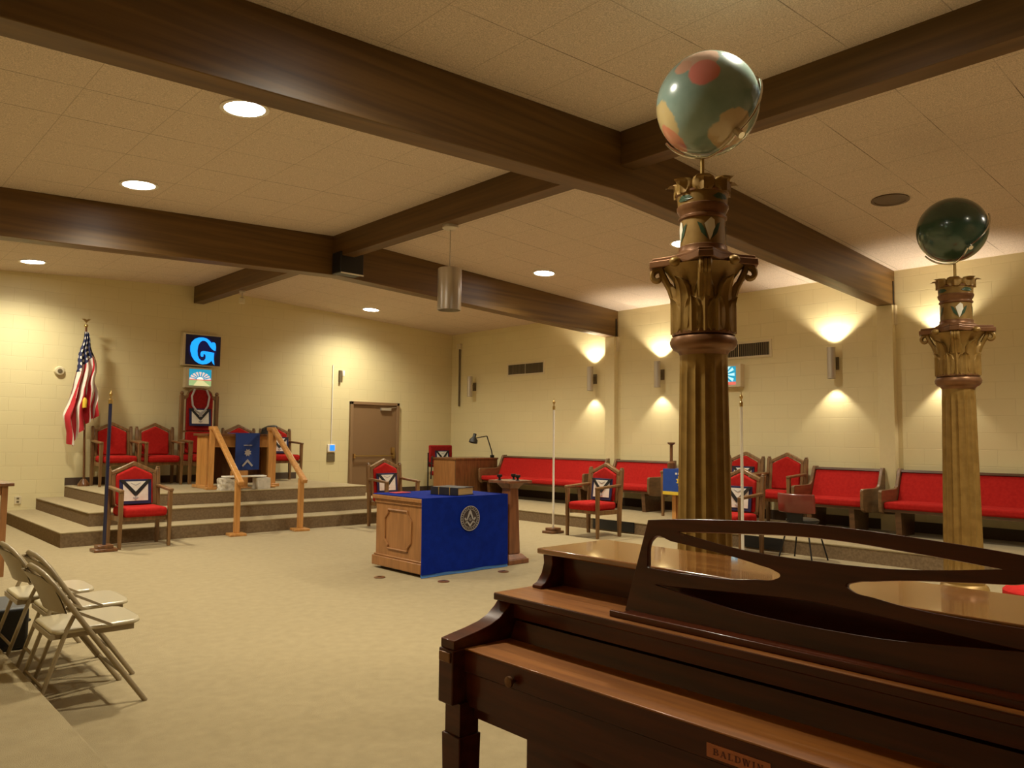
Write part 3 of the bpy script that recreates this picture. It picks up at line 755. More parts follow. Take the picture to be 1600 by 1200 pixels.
# rods
def rod(name,label,x,y,h,mat,tip,thick=.016):
    t=thing(name,label,'rod',(x,y,0),0.0)
    MB().box(-.125,.125,-.10,.10,0,.035).box(-.085,.085,-.075,.075,.035,.075).build('base',MW['deskwood'],t,bevel=.006)
    MB().tube([(0,0,.07),(0,0,h-.16)],thick,12).build('shaft',mat,t)
    MB().lathe([(thick*1.25,h-.17),(thick*1.25,h-.12),(.008,h-.11),(.008,h-.085),(.02,h-.07),(.02,h-.05),(.006,h-.035),(.004,h),(0,h)],12).build('tip',tip,t)
rod('blue_rod','dark blue ceremonial rod on a stepped wooden base by the left armchair',2.655,9.79,1.87,MW['navyrod'],MW['brass'],.02)
rod('white_rod','white ceremonial rod on a wooden base left of the armchair by the pews',8.0,7.78,1.93,MW['whitepaint'],MW['brass'])
rod('white_rod','white ceremonial rod just right of the near column',7.85,4.67,1.90,MW['whitepaint'],MW['brass'])

# ------------------------------------------------------------------ altar
t=thing('altar','oak altar with moulded side panels draped with royal blue cloth','altar',(4.99,6.52,0))
W=MW['altarwood']
MB().box(-.515,.515,-.40,.40,.05,.71).build('body',W,t,bevel=.004)
MB().box(-.545,.54,-.43,.43,.03,.13).box(-.53,.53,-.415,.415,.13,.15).build('plinth',W,t,bevel=.008)
MB().box(-.47,.47,-.37,.37,0,.03).build('base_shadow_gap',MW['black'],t)  # black slab painting the shadow below the plinth
MB().box(-.55,.55,-.435,.435,.71,.75).box(-.53,.53,-.415,.415,.67,.71).build('top',W,t,bevel=.006)
for s in (-1,1):
    pts=[(-.16,.22),(.16,.22),(.16,.25),(.22,.31),(.22,.52),(.16,.58),(.16,.61),(-.16,.61),(-.16,.58),(-.22,.52),(-.22,.31),(-.16,.25)]
    pts=[(a*1.05,b) for a,b in pts]
    m=MB(); 
    ring=[(s*.522,a,b) for a,b in pts]; m.tube(ring+[ring[0]],.011,6,False)
    m.build('panel_moulding',W,t)
t=thing('altar_cloth','royal blue cloth with a round compass emblem over the altar','cloth',(4.99,6.52,.752))
MB().box(-.535,.56,-.445,.44,0,.007).build('cloth_top',MW['blue'],t,bevel=.003)
wavy_sheet(-.555,.56,-.72,.006,-.452,.012,36,8,2.3).build('front_drop',MW['blue'],t)
wavy_sheet(-.555,.56,-.748,-.72,-.452,.012,36,2,2.3).build('trim_band',MW['bluetrim'],t)
# emblem on front drop, centre x=5.02, z=.535
E=frameM((.03,-.470,-.215),(1,0,0),(0,0,1)); R=.125
curve_plate('emblem_disc',([(R*cos(2*pi*k/40),R*sin(2*pi*k/40)) for k in range(40)],False),[],.002,MW['emblembg'],t,E)
E2=frameM((.03,-.4725,-.215),(1,0,0),(0,0,1))
def ringp(r): return [(r*cos(2*pi*k/40),r*sin(2*pi*k/40)) for k in range(40)]
curve_plate('emblem_ring',(ringp(R),False),[(ringp(R-.007),False)],.002,MW['silver'],t,E2)
curve_plate('emblem_ring',(ringp(R-.032),False),[(ringp(R-.036),False)],.002,MW['silver'],t,E2)
# compass (inverted V) and square (V)
curve_plate('compass_emblem',([(0,.085),(.014,.07),(.062,-.05),(.05,-.05),(.0,.05),(-.05,-.05),(-.062,-.05),(-.014,.07)],False),[],.002,MW['silver'],t,E2)
curve_plate('square_emblem',([(0,-.085),(.075,.0),(.063,.012),(0,-.062),(-.063,.012),(-.075,.0)],False),[],.002,MW['silver'],t,E2)
text_mesh('G',.045,'emblem_letter',MW['silver'],t,E2@Matrix.Translation((0,-.012,0)),.001)
m=MB(E2)
for k in range(28):
    a=2*pi*k/28; r=R-.019
    m.cbox((r*cos(a),r*sin(a),0),(.008,.010,.002))
m.build('emblem_lettering',MW['silver'],t)
# bible
t=thing('thick_bible','thick black bound book with gilt page edges lying on the altar','book',(5.02,6.34,.760),radians(14))
MB().box(-.13,.13,-.165,.165,.004,.075).build('pages',MW['page'],t,bevel=.003)
MB().box(-.14,.14,-.175,.175,0,.005).box(-.14,.14,-.175,.175,.074,.080).box(-.145,-.13,-.175,.175,0,.080).build('cover',MW['bookblack'],t,bevel=.003)
MB().box(-.148,-.134,-.08,-.07,0,.081).box(-.148,-.134,.06,.07,0,.081).build('spine_band',MW['brass'],t)
tag(MB().box(4.60,4.78,6.74,6.88,.760,.768).build('folded_red_cloth',MW['pinkcloth'],bevel=.003),'small folded pinkish red cloth on the left back of the altar top','cloth')
for (x,y,n) in ((4.17,6.37,'left of the altar'),(4.51,5.81,'in front of the altar corner'),(5.30,5.85,'in front of the candle stand')):
    t=thing('floor_cover','small round brown floor outlet cover '+n,'floor cover',(x,y,0),0,'round floor outlet covers')
    MB().lathe([(.055,0),(.055,.006),(.045,.010),(0,.010)],20).build('cap',MW['deskwood'],t)
    MB().box(-.02,.02,-.004,.004,.010,.0125).build('hinge',MW['black'],t)
# candle stand
t=thing('candle_stand','tall reddish wooden three light candle stand behind the altar','candle stand',(5.75,6.25,0))
W=noisy('stand_mahogany',(.16,.055,.022),(.25,.09,.036),scale=(8,8,1),nscale=3,detail=5,rough=.35,coat=.3); 
MB().taper(0,0,0,.05,.30,.30,.30,.30).taper(0,0,.05,.10,.28,.28,.19,.19).build('base',W,t,bevel=.006)
MB().taper(0,0,.10,.84,.165,.165,.125,.125).build('column',W,t,bevel=.01)
MB().taper(0,0,.80,.86,.13,.13,.22,.22).box(-.17,.17,-.17,.17,.86,.89).build('tray',W,t,bevel=.006)
for a in (0,2.1,4.2):
    c=MB().lathe([(.03,0),(.012,.01),(.012,.025),(.028,.035),(.03,.06),(.02,.06),(0,.05)],14,(.12*cos(a+2.6),.12*sin(a+2.6),.89)).build('candle_cup',MW['blackmetal'],t)

# ------------------------------------------------------------------ station on right platform
t=thing('station_pedestal','small oak pedestal with a blue cover on the right platform, left of the near column','pedestal',(9.18,6.22,PZ))
W=MW['lightoak']
MB().box(-.20,.2,-.24,.24,0,.05).box(-.17,.17,-.21,.21,.05,.72).build('body',MW['altarwood'],t,bevel=.005)
MB().box(-.22,.22,-.30,.30,.72,.76).build('top',MW['deskwood'],t,bevel=.005)
for s in (-1,1): MB().box(-.19,-.165,s*.19-.03,s*.19+.03,.05,.72).build('corner_post',W,t)
t=thing('station_cover','blue cover with yellow sun and fringe over the station pedestal','cover',(9.18,6.22,PZ+.76))
MB().box(-.235,.235,-.33,.33,.002,.012).build('cover_top',MW['bannerblue'],t)
M9=Matrix.Rotation(-pi/2,4,'Z')
m=wavy_sheet(-.33,.33,-.30,.012,-.245,.006,20,4,2); m.warp(lambda x,y,z:(y,x,z)).build('cloth',noisy('cover_blue',(.008,.05,.30),(.01,.06,.35),nscale=9,rough=.75),t)
MB().box(-.255,-.243,-.33,.33,-.345,-.30).build('fringe',MW['yellow'],t)
m=MB(); 
m.add([(-.262,.02+(.085 if k%2 else .055)*cos(2*pi*k/20),-.15+(.085 if k%2 else .055)*sin(2*pi*k/20)) for k in range(20)],[tuple(range(20))]); m.build('sun_emblem',MW['yellow'],t,smooth=False)
m=MB()
for k in range(5): m.cbox((-.26,.10-.045*k,-.05),(.003,.03,.025))
m.build('lettering',MW['lilywhite'],t)
tag(MB().lathe([(.055,0),(.055,.08),(.026,.10),(.022,.12),(.022,.33),(.05,.345),(.055,.365),(0,.365)],20,(0,0,0)).build('small_column',MW['deskwood'],loc=(9.02,6.47,PZ+.773)),'small dark turned column standing on the blue station cover','ornament')

# stool chair, maroon
t=thing('vinyl_chair','low maroon vinyl chair with thin black splayed legs in front of the pews','chair',(8.46,4.27,0),RX+pi)
m=MB(); vs=[];fs=[]; n=12
for side in (0,1):
    for j,(z,e) in enumerate(((.54,.0),(.56,.02),(.73,.02),(.755,.0))):
        for i in range(n+1):
            u=-1+2*i/n; x=u*.215; y=.19-.09*u*u+(0.0 if side else .045)-(.01 if j in(0,3) else 0)*(1 if not side else -1)
            vs.append((x,y+.1*(z-.5),z))
o_=4*(n+1)
for j in range(3):
    for i in range(n): a=j*(n+1)+i; fs += [(a,a+1,a+n+2,a+n+1),(o_+a,o_+a+n+1,o_+a+n+2,o_+a+1)]
for i in range(n): fs += [(i,o_+i,o_+i+1,i+1)]; a=3*(n+1)+i; fs += [(a,a+1,o_+a+1,o_+a)]
for j in range(3): a=j*(n+1); fs += [(a,a+n+1,o_+a+n+1,o_+a)]; a+=n; fs += [(a,o_+a,o_+a+n+1,a+n+1)]
MB().add(vs,fs).build('backrest',MW['maroon'],t,bevel=.012)
MB().lathe([(0,.42),(.16,.42),(.18,.435),(.18,.455),(.15,.47),(0,.475)],28).build('seat',MW['black'],t)
MB().box(-.09,.09,.165,.19,.45,.58).build('back_support',MW['blackmetal'],t)
for sx in (-1,1):
    for sy in (-1,1): MB().tube([(sx*.11,sy*.11,.43),(sx*.20,sy*.19,0)],.009).build('leg',MW['blackmetal'],t)

# ------------------------------------------------------------------ pews
def pew(y0,y1,label,endpad=.0):
    yc=(y0+y1)/2; h=(y1-y0)/2
    t=thing('pew',label,'pew',(10.40,yc,PZ),0,'red upholstered pews along the right wall'); W=MW['pewwood']
    MB().prism([(.10,.40),(.16,.38),(.34,.76),(.28,.79)],'y',-h+.045,h-.045).build('backrest',MW['red'],t,bevel=.018,seg=3)
    MB().prism([(.26,.785),(.35,.775),(.36,.81),(.27,.815)],'y',-h+.045,h-.045).prism([(.19,.40),(.37,.78),(.385,.77),(.21,.38)],'y',-h+.045,h-.045).build('back_board',W,t)
    MB().box(-.34,.14,-h+.045,h-.045,.335,.425).build('seat',MW['red'],t,bevel=.03,seg=4)
    MB().box(-.31,.2,-h+.045,h-.045,.30,.337).build('seat_board',W,t)
    prof=[(.37,.83),(.27,.83),(.24,.79),(.17,.62),(.12,.58),(.05,.57),(-.35,.57),(-.375,.55),(-.38,.36),(-.36,.30),(-.30,.27),(.10,.24),(.30,.28),(.38,.42)]
    for s in (-1,1):
        a,b=(s*h,s*(h-.045)); MB().prism(prof,'y',min(a,b),max(a,b)).build('end_panel',MW['pewend'],t,bevel=.008)
        c=s*(h-.20); MB().taper(-.05,c,0,.30,.40,.07,.46,.07).build('support',W,t)
        MB().box(-.375,-.30,c-.035,c+.035,.0,.0).v if False else None
    return t
pew(9.02,11.85,'long red pew nearest the far corner, left of the far pilaster')
pew(7.62,8.86,'short red pew just right of the far pilaster')
pew(4.24,5.22,'short red pew left of the near pilaster, behind the maroon chair')
pew(.90,4.06,'long red pew right of the near pilaster, behind the right column')

# ------------------------------------------------------------------ folding chairs
def make_folding():
    # faces +X, origin floor centre
    t=thing('folding_chair','','folding chair',group='beige metal folding chairs in a row'); B=MW['beige']; D=MW['beigedark']
    # seat pan
    m=MB().prism([(-.20,-.17),(-.20,.17),(-.17,.20),(.17,.20),(.20,.17),(.215,.10),(.215,-.10),(.20,-.17),(.17,-.20),(-.17,-.20)],'z',.39,.412)
    m.warp(lambda x,y,z:(x+.02,y,z-.03*(-x+.2)*.6)).build('seat',B,t,bevel=.010,seg=3)
    MB().box(-.185,.19,-.185,.185,.362,.388).build('seat_rim',D,t)
    for s in (-1,1):
        # front leg continues up to the back
        pass
    # front frame: front foot -> up and back to the back top, one bent tube
    y=.215
    side=lambda s:[(.25,s*y,0),(-.025,s*y,.39),(-.13,s*y,.545),(-.185,s*(y-.008),.63)]
    top=[(-.22,.165,.675),(-.232,.08,.69),(-.232,-.08,.69),(-.22,-.165,.675)]
    MB().tube(side(1)+top+side(-1)[::-1],.013,10).build('front_frame',D,t)
    for s in (-1,1):
        MB().tube([(-.25,s*.195,0),(-.12,s*.195,.40),(-.09,s*.20,.47)],.011,8).build('leg',D,t)
        MB().bar((-.13,s*.20,.51),(.08,s*.21,.40),.006,.013,(0,1,0)).build('seat_link',D,t)
    MB().tube([(.14,-.215,.155),(.14,.215,.155)],.008).build('stretcher',D,t)
    MB().tube([(-.205,-.195,.14),(-.205,.195,.14)],.008).build('stretcher',D,t)
    # back panel: curved plate
    m=MB(); vs=[];fs=[]; nn=12; rows=[(.485,-.125),(.55,-.15),(.62,-.185),(.683,-.228)]
    for side_ in (0,1):
        for z,x in rows:
            for i in range(nn+1):
                u=-1+2*i/nn; wv=.212 if z<.65 else .165
                vs.append((x-.045*(1-u*u)-(0.006 if side_ else 0),u*wv,z-(.018*u*u if z>.65 else 0)))
    o_=len(rows)*(nn+1)
    hole=lambda j,i:(j==2 and 4<=i<8)
    for j in range(3):
        for i in range(nn):
            a=j*(nn+1)+i; fs += [(a,a+1,a+nn+2,a+nn+1),(o_+a,o_+a+nn+1,o_+a+nn+2,o_+a+1)]
    for i in range(nn): fs += [(i,o_+i,o_+i+1,i+1)]
    MB().add(vs,fs).build('backrest',D,t)
    nest(t,'seat_rim','seat')
    return t
pf=make_folding()
place(pf,False,(1.12,4.43,0),0,'nearest beige metal folding chair beside the low platform')
place(pf,True,(1.21,4.93,0),0,'middle beige metal folding chair of the row of three')
place(pf,True,(1.16,5.42,0),0,'farthest beige metal folding chair of the row of three')
t=thing('black_case','black case on the floor behind the farthest folding chair, at the left edge','case',(1.03,5.92,0))
MB().box(-.14,.10,-.24,.24,0,.26).build('case_body',MW['black'],t,bevel=.02,seg=3)
MB().tube([(.10,-.08,.14),(.135,-.06,.14),(.135,.06,.14),(.10,.08,.14)],.01).build('handle',MW['blackmetal'],t)
# little table at left edge
t=thing('side_table','brown topped wooden table cut off by the left edge of the picture','table',(1.29,8.9,0))
MB().box(-.40,.24,-.3,.3,.845,.875).build('table_top',MW['deskwood'],t,bevel=.004)
for sx in (-.35,.17):
    for sy in (-.25,.25): MB().box(sx-.025,sx+.025,sy-.025,sy+.025,0 if sx>-.3 else PZ,.845).build('leg',MW['altarwood'],t)
MB().box(-.36,.18,-.26,.26,.76,.845).build('apron_rail',MW['altarwood'],t)

t=thing('red_stool','small red upholstered stool at the right edge of the picture beyond the piano','stool',(5.72,1.32,0))
MB().lathe([(0,.36),(.20,.36),(.225,.38),(.225,.43),(.20,.455),(.12,.47),(0,.475)],36).build('seat',MW['red'],t)
MB().lathe([(0,.30),(.19,.30),(.20,.31),(.20,.362),(0,.362)],32).build('seat_frame',MW['oak'],t)
for k in range(4):
    a=pi/4+k*pi/2; MB().taper(.15*cos(a),.15*sin(a),0,.31,.03,.03,.045,.045).build('leg',MW['oak'],t)
# ------------------------------------------------------------------ columns with globes
VIEW=Vector((0,0,1.35))
def column(x,y,rot,label):
    t=thing('pillar',label,'column',(x,y,0),rot); G=MW['gold']; C_=MW['copper']
    MB().box(-.21,.21,-.21,.21,0,.10).build('plinth',G,t,bevel=.008)
    MB().lathe([(.0,.10),(.20,.10),(.205,.13),(.185,.16),(.165,.175),(.175,.20),(.165,.225),(.148,.24),(0,.24)],48).build('base_moulding',G,t)
    nf=16
    def fl(a,z):
        if z<.36 or z>1.73: return 1
        f=abs(sin(a*nf/2)); return 1-.105*(f**.85)
    zs=[.24,.33,.36,.40]+[.4+i*.16 for i in range(1,9)]+[1.71,1.74,1.79]
    MB().lathe([(lerp(.143,.118,(z-.24)/1.55),z) for z in zs],nf*10,rf=fl).build('shaft',G,t,angle=60)
    MB().lathe([(.118,1.775),(.125,1.79),(.135,1.80),(.15,1.805),(.165,1.825),(.168,1.845),(.16,1.865),(.14,1.875),(.13,1.885)],48).lathe([(.13,1.872),(.156,1.876),(.156,1.892),(.14,1.90)],48).build('neck_ring',C_,t)
    # capital bell
    MB().lathe([(.125,1.88),(.142,1.90),(.149,1.97),(.142,2.05),(.139,2.11),(.15,2.16),(.185,2.21),(.20,2.225),(0,2.225)],48).build('capital_bell',G,t)
    # acanthus leaves
    def leaf(a,z0,z1,w,r0,curl):
        vs=[];fs=[];N=8;Mx=6
        for side in (0,1):
            for j in range(N+1):
                q=j/N; z=lerp(z0,z1,q) - (curl*.6*max(0,q-.8)/.2 if q>.8 else 0)
                ww=w*(sin(pi*min(1,.18+q*.82)))**.6*(1 if q<.9 else .7)
                rr=r0+.008+curl*max(0,(q-.55)/.45)**2
                for i in range(Mx+1):
                    u=-1+2*i/Mx
                    ang=a+u*ww/ r0
                    ridge=.012*(1-abs(u))+.006*cos(u*3*pi)
                    r=rr+(ridge if side==0 else -.012)
                    vs.append((r*cos(ang),r*sin(ang),z))
        o_=(N+1)*(Mx+1)
        for j in range(N):
            for i in range(Mx): k=j*(Mx+1)+i; fs += [(k,k+1,k+Mx+2,k+Mx+1),(o_+k,o_+k+Mx+1,o_+k+Mx+2,o_+k+1)]
        for i in range(Mx): k=N*(Mx+1)+i; fs += [(k,k+1,o_+k+1,o_+k),(i,o_+i,o_+i+1,i+1)]
        for j in range(N): k=j*(Mx+1); fs += [(k,k+Mx+1,o_+k+Mx+1,o_+k)]; k+=Mx; fs += [(k,o_+k,o_+k+Mx+1,k+Mx+1)]
        return vs,fs
    m=MB()
    for k in range(8): m.add(*leaf(2*pi*(k+.5)/8,1.885,2.07,.062,.141,.012))
    for k in range(8): m.add(*leaf(2*pi*k/8,1.885,2.19,.056,.138,.045))
    m.build('acanthus_leaves',G,t,angle=70)
    # volutes at the four corners
    for k in range(4):
        a=pi/2*k; ca,sa=cos(a),sin(a)
        pts=[]; 
        for i in range(22):
            q=i/21; th=-.3+q*4.6; rr=.043*(1-q*.8)
            pts.append((.225+rr*cos(1.6-th),2.185+rr*sin(1.6-th)))
        stem=[(.145,2.06),(.165,2.12),(.19,2.17),(.205,2.20)]
        m=MB()
        for off in (-.018,0,.018):
            m.tube([((r)*ca-off*sa,(r)*sa+off*ca,z) for r,z in stem+pts],[.016]*len(stem)+[lerp(.015,.010,i/21) for i in range(22)],6)
        m.build('volute',G,t)
    # abacus: concave sides, cut corners
    pts=[]
    for k in range(4):
        a=pi/2*k
        for da,r in ((-.13,.272),(.13,.272)): pts.append((r*cos(a+da),r*sin(a+da)))
        for q in (.2,.4,.5,.6,.8):
            a2=a+.13+(pi/2-.26)*q; r=.272*cos(.13)
            base=.272*cos(pi/4)/cos(abs(q-.5)*(pi/2-.26)*1.0)
            pts.append(((base-.012*sin(pi*q))*cos(a2),(base-.012*sin(pi*q))*sin(a2)))
    m=MB().prism(pts,'z',2.228,2.262).prism([(u*.95,w*.95) for u,w in pts],'z',2.262,2.278)
    m.build('abacus',C_,t,bevel=.004)
    for k in range(4):
        a=pi/4+pi/2*k
        MB().sphere((.20*cos(a),.20*sin(a),2.235),.03,12,8,(1,1,.8)).build('rosette',G,t)
    # pommel drums
    MB().lathe([(.16,2.276),(.15,2.29),(.125,2.305),(.122,2.318),(.122,2.33),(.115,2.335)],48).build('pommel_base',C_,t)
    MB().lathe([(.115,2.335),(.113,2.47)],48).build('lower_drum',G,t)
    MB().lathe([(.113,2.468),(.122,2.475),(.122,2.485),(.115,2.49),(.115,2.50),(.124,2.515),(.130,2.53),(.130,2.54),(.124,2.545)],48).build('drum_moulding',C_,t)
    MB().lathe([(.124,2.545),(.127,2.60)],48).build('upper_drum',G,t)
    MB().lathe([(.127,2.598),(.133,2.602),(.133,2.612),(.10,2.615),(0,2.615)],48).build('crown_ring',C_,t)
    def patch(cx,cz,poly,r):
        n=len(poly); mu=sum(p[0] for p in poly)/n; mw=sum(p[1] for p in poly)/n
        pts=[]
        for kk in (1,.5):
            for i in range(n):
                for q in (0,.5):
                    a_,b_=poly[i],poly[(i+1)%n]; u,w=lerp(a_[0],b_[0],q),lerp(a_[1],b_[1],q); pts.append((mu+(u-mu)*kk,mw+(w-mw)*kk))
        pts.append((mu,mw)); N2=2*n
        vs=[(r*cos(cx+u/r),r*sin(cx+u/r),cz+w) for u,w in pts]
        return vs,[(i,(i+1)%N2,N2+(i+1)%N2,N2+i) for i in range(N2)]+[(N2+i,N2+(i+1)%N2,2*N2) for i in range(N2)]
    ml,mg=MB(),MB()
    for k in range(4):
        a=2*pi*k/4+.25
        ml.add(*patch(a,2.405,[(0,-.06),(.03,.0),(.026,.045),(.008,.058),(-.026,.025)],.1165))
        for s in (-1,1): mg.add(*patch(a,2.40,[(s*.008,-.05),(s*.042,-.015),(s*.062,.042),(s*.04,.03),(s*.02,-.005)],.1167))
        a+=.5
        mg.add(*patch(a,2.573,[(-.05,-.005),(-.02,.015),(.03,.01),(.05,-.008),(.01,-.018),(-.03,-.015)],.1285))
    ml.build('painted_lily',MW['lilywhite'],t,smooth=False); mg.build('painted_leaves',MW['lilygreen'],t,smooth=False)
    m=MB()
    for k in range(7): 
        vs,fs=leaf(2*pi*k/7,2.60,2.69,.062,.122,.045); m.add(vs,fs)
    m.build('crown_leaves',G,t,angle=70)
    MB().tube([(0,0,2.61),(0,0,2.80)],.011,12).tube([(0,0,2.70),(-.03,0,2.70)],.005).build('globe_stem',MW['brass'],t)
    return t
import_az=lambda x,y: math.atan2(-y,-x)
column(3.36,2.21,import_az(3.36,2.21)+.05,'near fluted gold column carrying the map globe, behind the piano')
column(6.845,2.12,import_az(6.845,2.12)-.05,'farther fluted gold column carrying the dark green globe, at right')

def globe_mat(name,base,patches,r):
    m,nt,b=nmat(name); N,L=nt.nodes,nt.links
    tc=N.new('ShaderNodeTexCoord')
    nz=N.new('ShaderNodeTexNoise'); nz.inputs['Scale'].default_value=11; nz.inputs['Detail'].default_value=6
    L.new(tc.outputs['Object'],nz.inputs['Vector'])
    n2=N.new('ShaderNodeTexNoise'); n2.inputs['Scale'].default_value=5; n2.inputs['Detail'].default_value=5
    L.new(tc.outputs['Object'],n2.inputs['Vector'])
    cr=N.new('ShaderNodeValToRGB'); cr.color_ramp.elements[0].color=(*base[0],1); cr.color_ramp.elements[1].color=(*base[1],1)
    cr.color_ramp.elements[0].position=.3; cr.color_ramp.elements[1].position=.7
    L.new(n2.outputs['Fac'],cr.inputs[0]); cur=cr.outputs[0]
    for d,rad,col,amp in patches:
        ds=N.new('ShaderNodeVectorMath'); ds.operation='DISTANCE'; ds.inputs[1].default_value=tuple(d*r)
        L.new(tc.outputs['Object'],ds.inputs[0])
        ad=N.new('ShaderNodeMath'); ad.operation='MULTIPLY_ADD'; ad.inputs[1].default_value=amp; 
        L.new(nz.outputs['Fac'],ad.inputs[0]); L.new(ds.outputs['Value'],ad.inputs[2])
        lt=N.new('ShaderNodeMapRange'); lt.inputs[1].default_value=rad+amp*.5-.006; lt.inputs[2].default_value=rad+amp*.5+.004; lt.inputs[3].default_value=1; lt.inputs[4].default_value=0
        L.new(ad.outputs[0],lt.inputs[0])
        mx=N.new('ShaderNodeMix'); mx.data_type='RGBA'; L.new(lt.outputs[0],mx.inputs[0]); L.new(cur,mx.inputs[6]); mx.inputs[7].default_value=(*col,1); cur=mx.outputs[2]
    L.new(cur,b.inputs['Base Color']); b.inputs['Roughness'].default_value=.22
    b.inputs['Coat Weight'].default_value=.5; b.inputs['Coat Roughness'].default_value=.08
    return m
def globe(name,label,x,y,z,R,base,pats,pin):
    t=thing(name,label,'globe',(x,y,z-R))
    c=(VIEW-Vector((x,y,z))).normalized(); rt=Vector((0,0,1)).cross(c).normalized(); up=c.cross(rt)
    D=lambda a,b_: (rt*a+up*b_+c*math.sqrt(max(0,1-a*a-b_*b_))).normalized()
    patches=[(D(a,b_),rad,col,amp) for a,b_,rad,col,amp in pats]
    o=MB().sphere((0,0,0),R,64,40).build('sphere',globe_mat(name+'_paint',base,patches,R),t,loc=(0,0,R))
    pv=D(*pin); Rm=R*1.06
    # supporting arm: right side -> pin -> below the sphere, up the far side
    dirs=[D(.93,.36),D(.90,.0),pv,Vector((0,0,-1))]
    rot=Matrix.Rotation(0,3,'Z')
    pts=[]
    dirs.append((-pv*.35+Vector((0,0,-1))*.75-rt*.45).normalized())
    for a,b_ in zip(dirs,dirs[1:]):
        for i in range(8): pts.append(a.slerp(b_,i/8) if False else (a.lerp(b_,i/8)).normalized())
    pts.append(dirs[-1])
    MB().tube([tuple(p*Rm+Vector((0,0,R))) for p in pts],.007,8).build('meridian_arm',MW['chrome'],t)
    MB().tube([tuple(pv*(R*.98)+Vector((0,0,R))),tuple(pv*(Rm+.035)+Vector((0,0,R)))],.018,14).build('axis_pin',MW['chrome'],t)
    return t
globe('world_globe','pale blue world map globe on top of the near column',3.375,2.185,3.085,.262,
  ((.17,.26,.225),(.27,.37,.33)),
  [(.46,-.50,.115,(.55,.42,.25),.09),(-.12,.86,.10,(.50,.33,.25),.09),(-.06,.62,.075,(.60,.19,.16),.05),(-.85,-.30,.12,(.55,.42,.20),.09),(-.68,-.62,.09,(.62,.24,.14),.07),(-.45,.72,.05,(.5,.28,.2),.05),(.93,.1,.06,(.30,.42,.5),.1)],(.52,-.50))
globe('celestial_globe','dark green globe on top of the right column',6.84,2.13,3.08,.262,
  ((.022,.055,.036),(.045,.095,.062)),[],(.40,-.48))

# ------------------------------------------------------------------ piano
PY0,PY1=.28,1.778
t=thing('upright_piano','dark mahogany console piano with a carved openwork music desk in the foreground','piano',(1.75,(PY0+PY1)/2,0))
ox,oy=1.75,(PY0+PY1)/2
def PM(): return MB(Matrix.Translation((-ox,-oy,0)))
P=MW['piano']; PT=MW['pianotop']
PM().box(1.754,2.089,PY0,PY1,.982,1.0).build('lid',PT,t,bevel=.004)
PM().box(1.70,2.07,PY0+.012,PY1-.018,.16,.86).box(1.815,2.07,PY0+.012,PY1-.018,.86,.982).build('case',P,t)
PM().box(1.69,2.08,PY0+.012,PY1-.018,0.03,.16).build('bottom_board',P,t)
# corbel brackets under the lid
cor=[(1.815,.982),(1.762,.982),(1.765,.955),(1.755,.925),(1.735,.90),(1.715,.892),(1.715,.882),(1.815,.882)]
for y in (PY1-.06,PY0+.02): PM().prism(cor,'y',y,y+.04).build('corbel',P,t,bevel=.003)
PM().box(1.571,1.82,PY0,PY1,.862,.882).build('shelf_edge',P,t,bevel=.003)
PM().box(1.573,1.82,PY0+.002,PY1-.002,.8795,.883).build('shelf_top',MW['pianoledge'],t)  # thin brighter sheet, paints the light on the shelf's upper face
PM().prism([(1.60,.862),(1.60,.815),(1.612,.812),(1.70,.812),(1.70,.862)],'y',PY0+.05,PY1-.06).build('name_board',P,t)
PM().prism([(1.605,.806),(1.583,.756),(1.70,.756),(1.70,.806)],'y',PY0+.06,PY1-.065).build('fallboard',P,t)
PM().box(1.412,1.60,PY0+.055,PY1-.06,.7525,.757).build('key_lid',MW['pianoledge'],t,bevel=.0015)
ks=PM().box(1.413,1.60,PY0+.055,PY1-.06,.693,.7525).build('key_slip',P,t,bevel=.002)
PM().box(1.420,1.72,PY0+.055,PY1-.06,.60,.690).build('key_bed',P,t)
chk=[(1.374,.757),(1.374,.782),(1.40,.787),(1.46,.797),(1.51,.808),(1.545,.822),(1.575,.845),(1.59,.862),(1.70,.862),(1.70,.60),(1.44,.60),(1.44,.70),(1.378,.70),(1.378,.757)]
for y in (PY1-.06,PY0): PM().prism(chk,'y',y,y+.06).build('cheek',P,t,bevel=.004)
for y in (PY1-.062,PY0-.003):
    b=PM().box(1.368,1.46,y,y+.064,.607,.757).build('cheek_block',P,t,bevel=.004)
for y in (PY1-.030,PY0+.03):
    PM().box(1.362,1.369,y-.03,y+.03,.72,.75).lathe([(0,0),(0,0)],4).build('cheek_plate',MW['copper'],t,bevel=.003) if False else PM().box(1.362,1.369,y-.025,y+.025,.722,.75).build('cheek_plate',MW['copper'],t,bevel=.004)
for y in (PY1-.073,PY0+.008):
    lg=PM().box(1.388,1.455,y,y+.065,.52,.61).build('leg',P,t)
    PM().taper(1.42,y+.0325,0.0,.522,.06,.06,.078,.08).build('leg_block',P,lg,bevel=.003)
PM().box(1.44,1.72,PY0+.03,PY1-.03,.565,.605).build('key_bed_rail',P,t)
PM().box(1.695,1.702,PY0+.06,PY1-.1,.2,.53).build('knee_panel',MW['piano'],t)
PM().lathe([(0,-.013),(.013,-.010),(.016,0),(.010,.010),(.006,.016),(.006,.02)],16).v
kn=MB(Matrix.Translation((1.41-ox,1.515-oy,.715))@Matrix.Rotation(pi/2,4,'Y')).lathe([(.006,.012),(.006,-.004),(.014,-.010),(.014,-.018),(.006,-.024),(0,-.024)],16).build('lid_knob',MW['copper'],t)
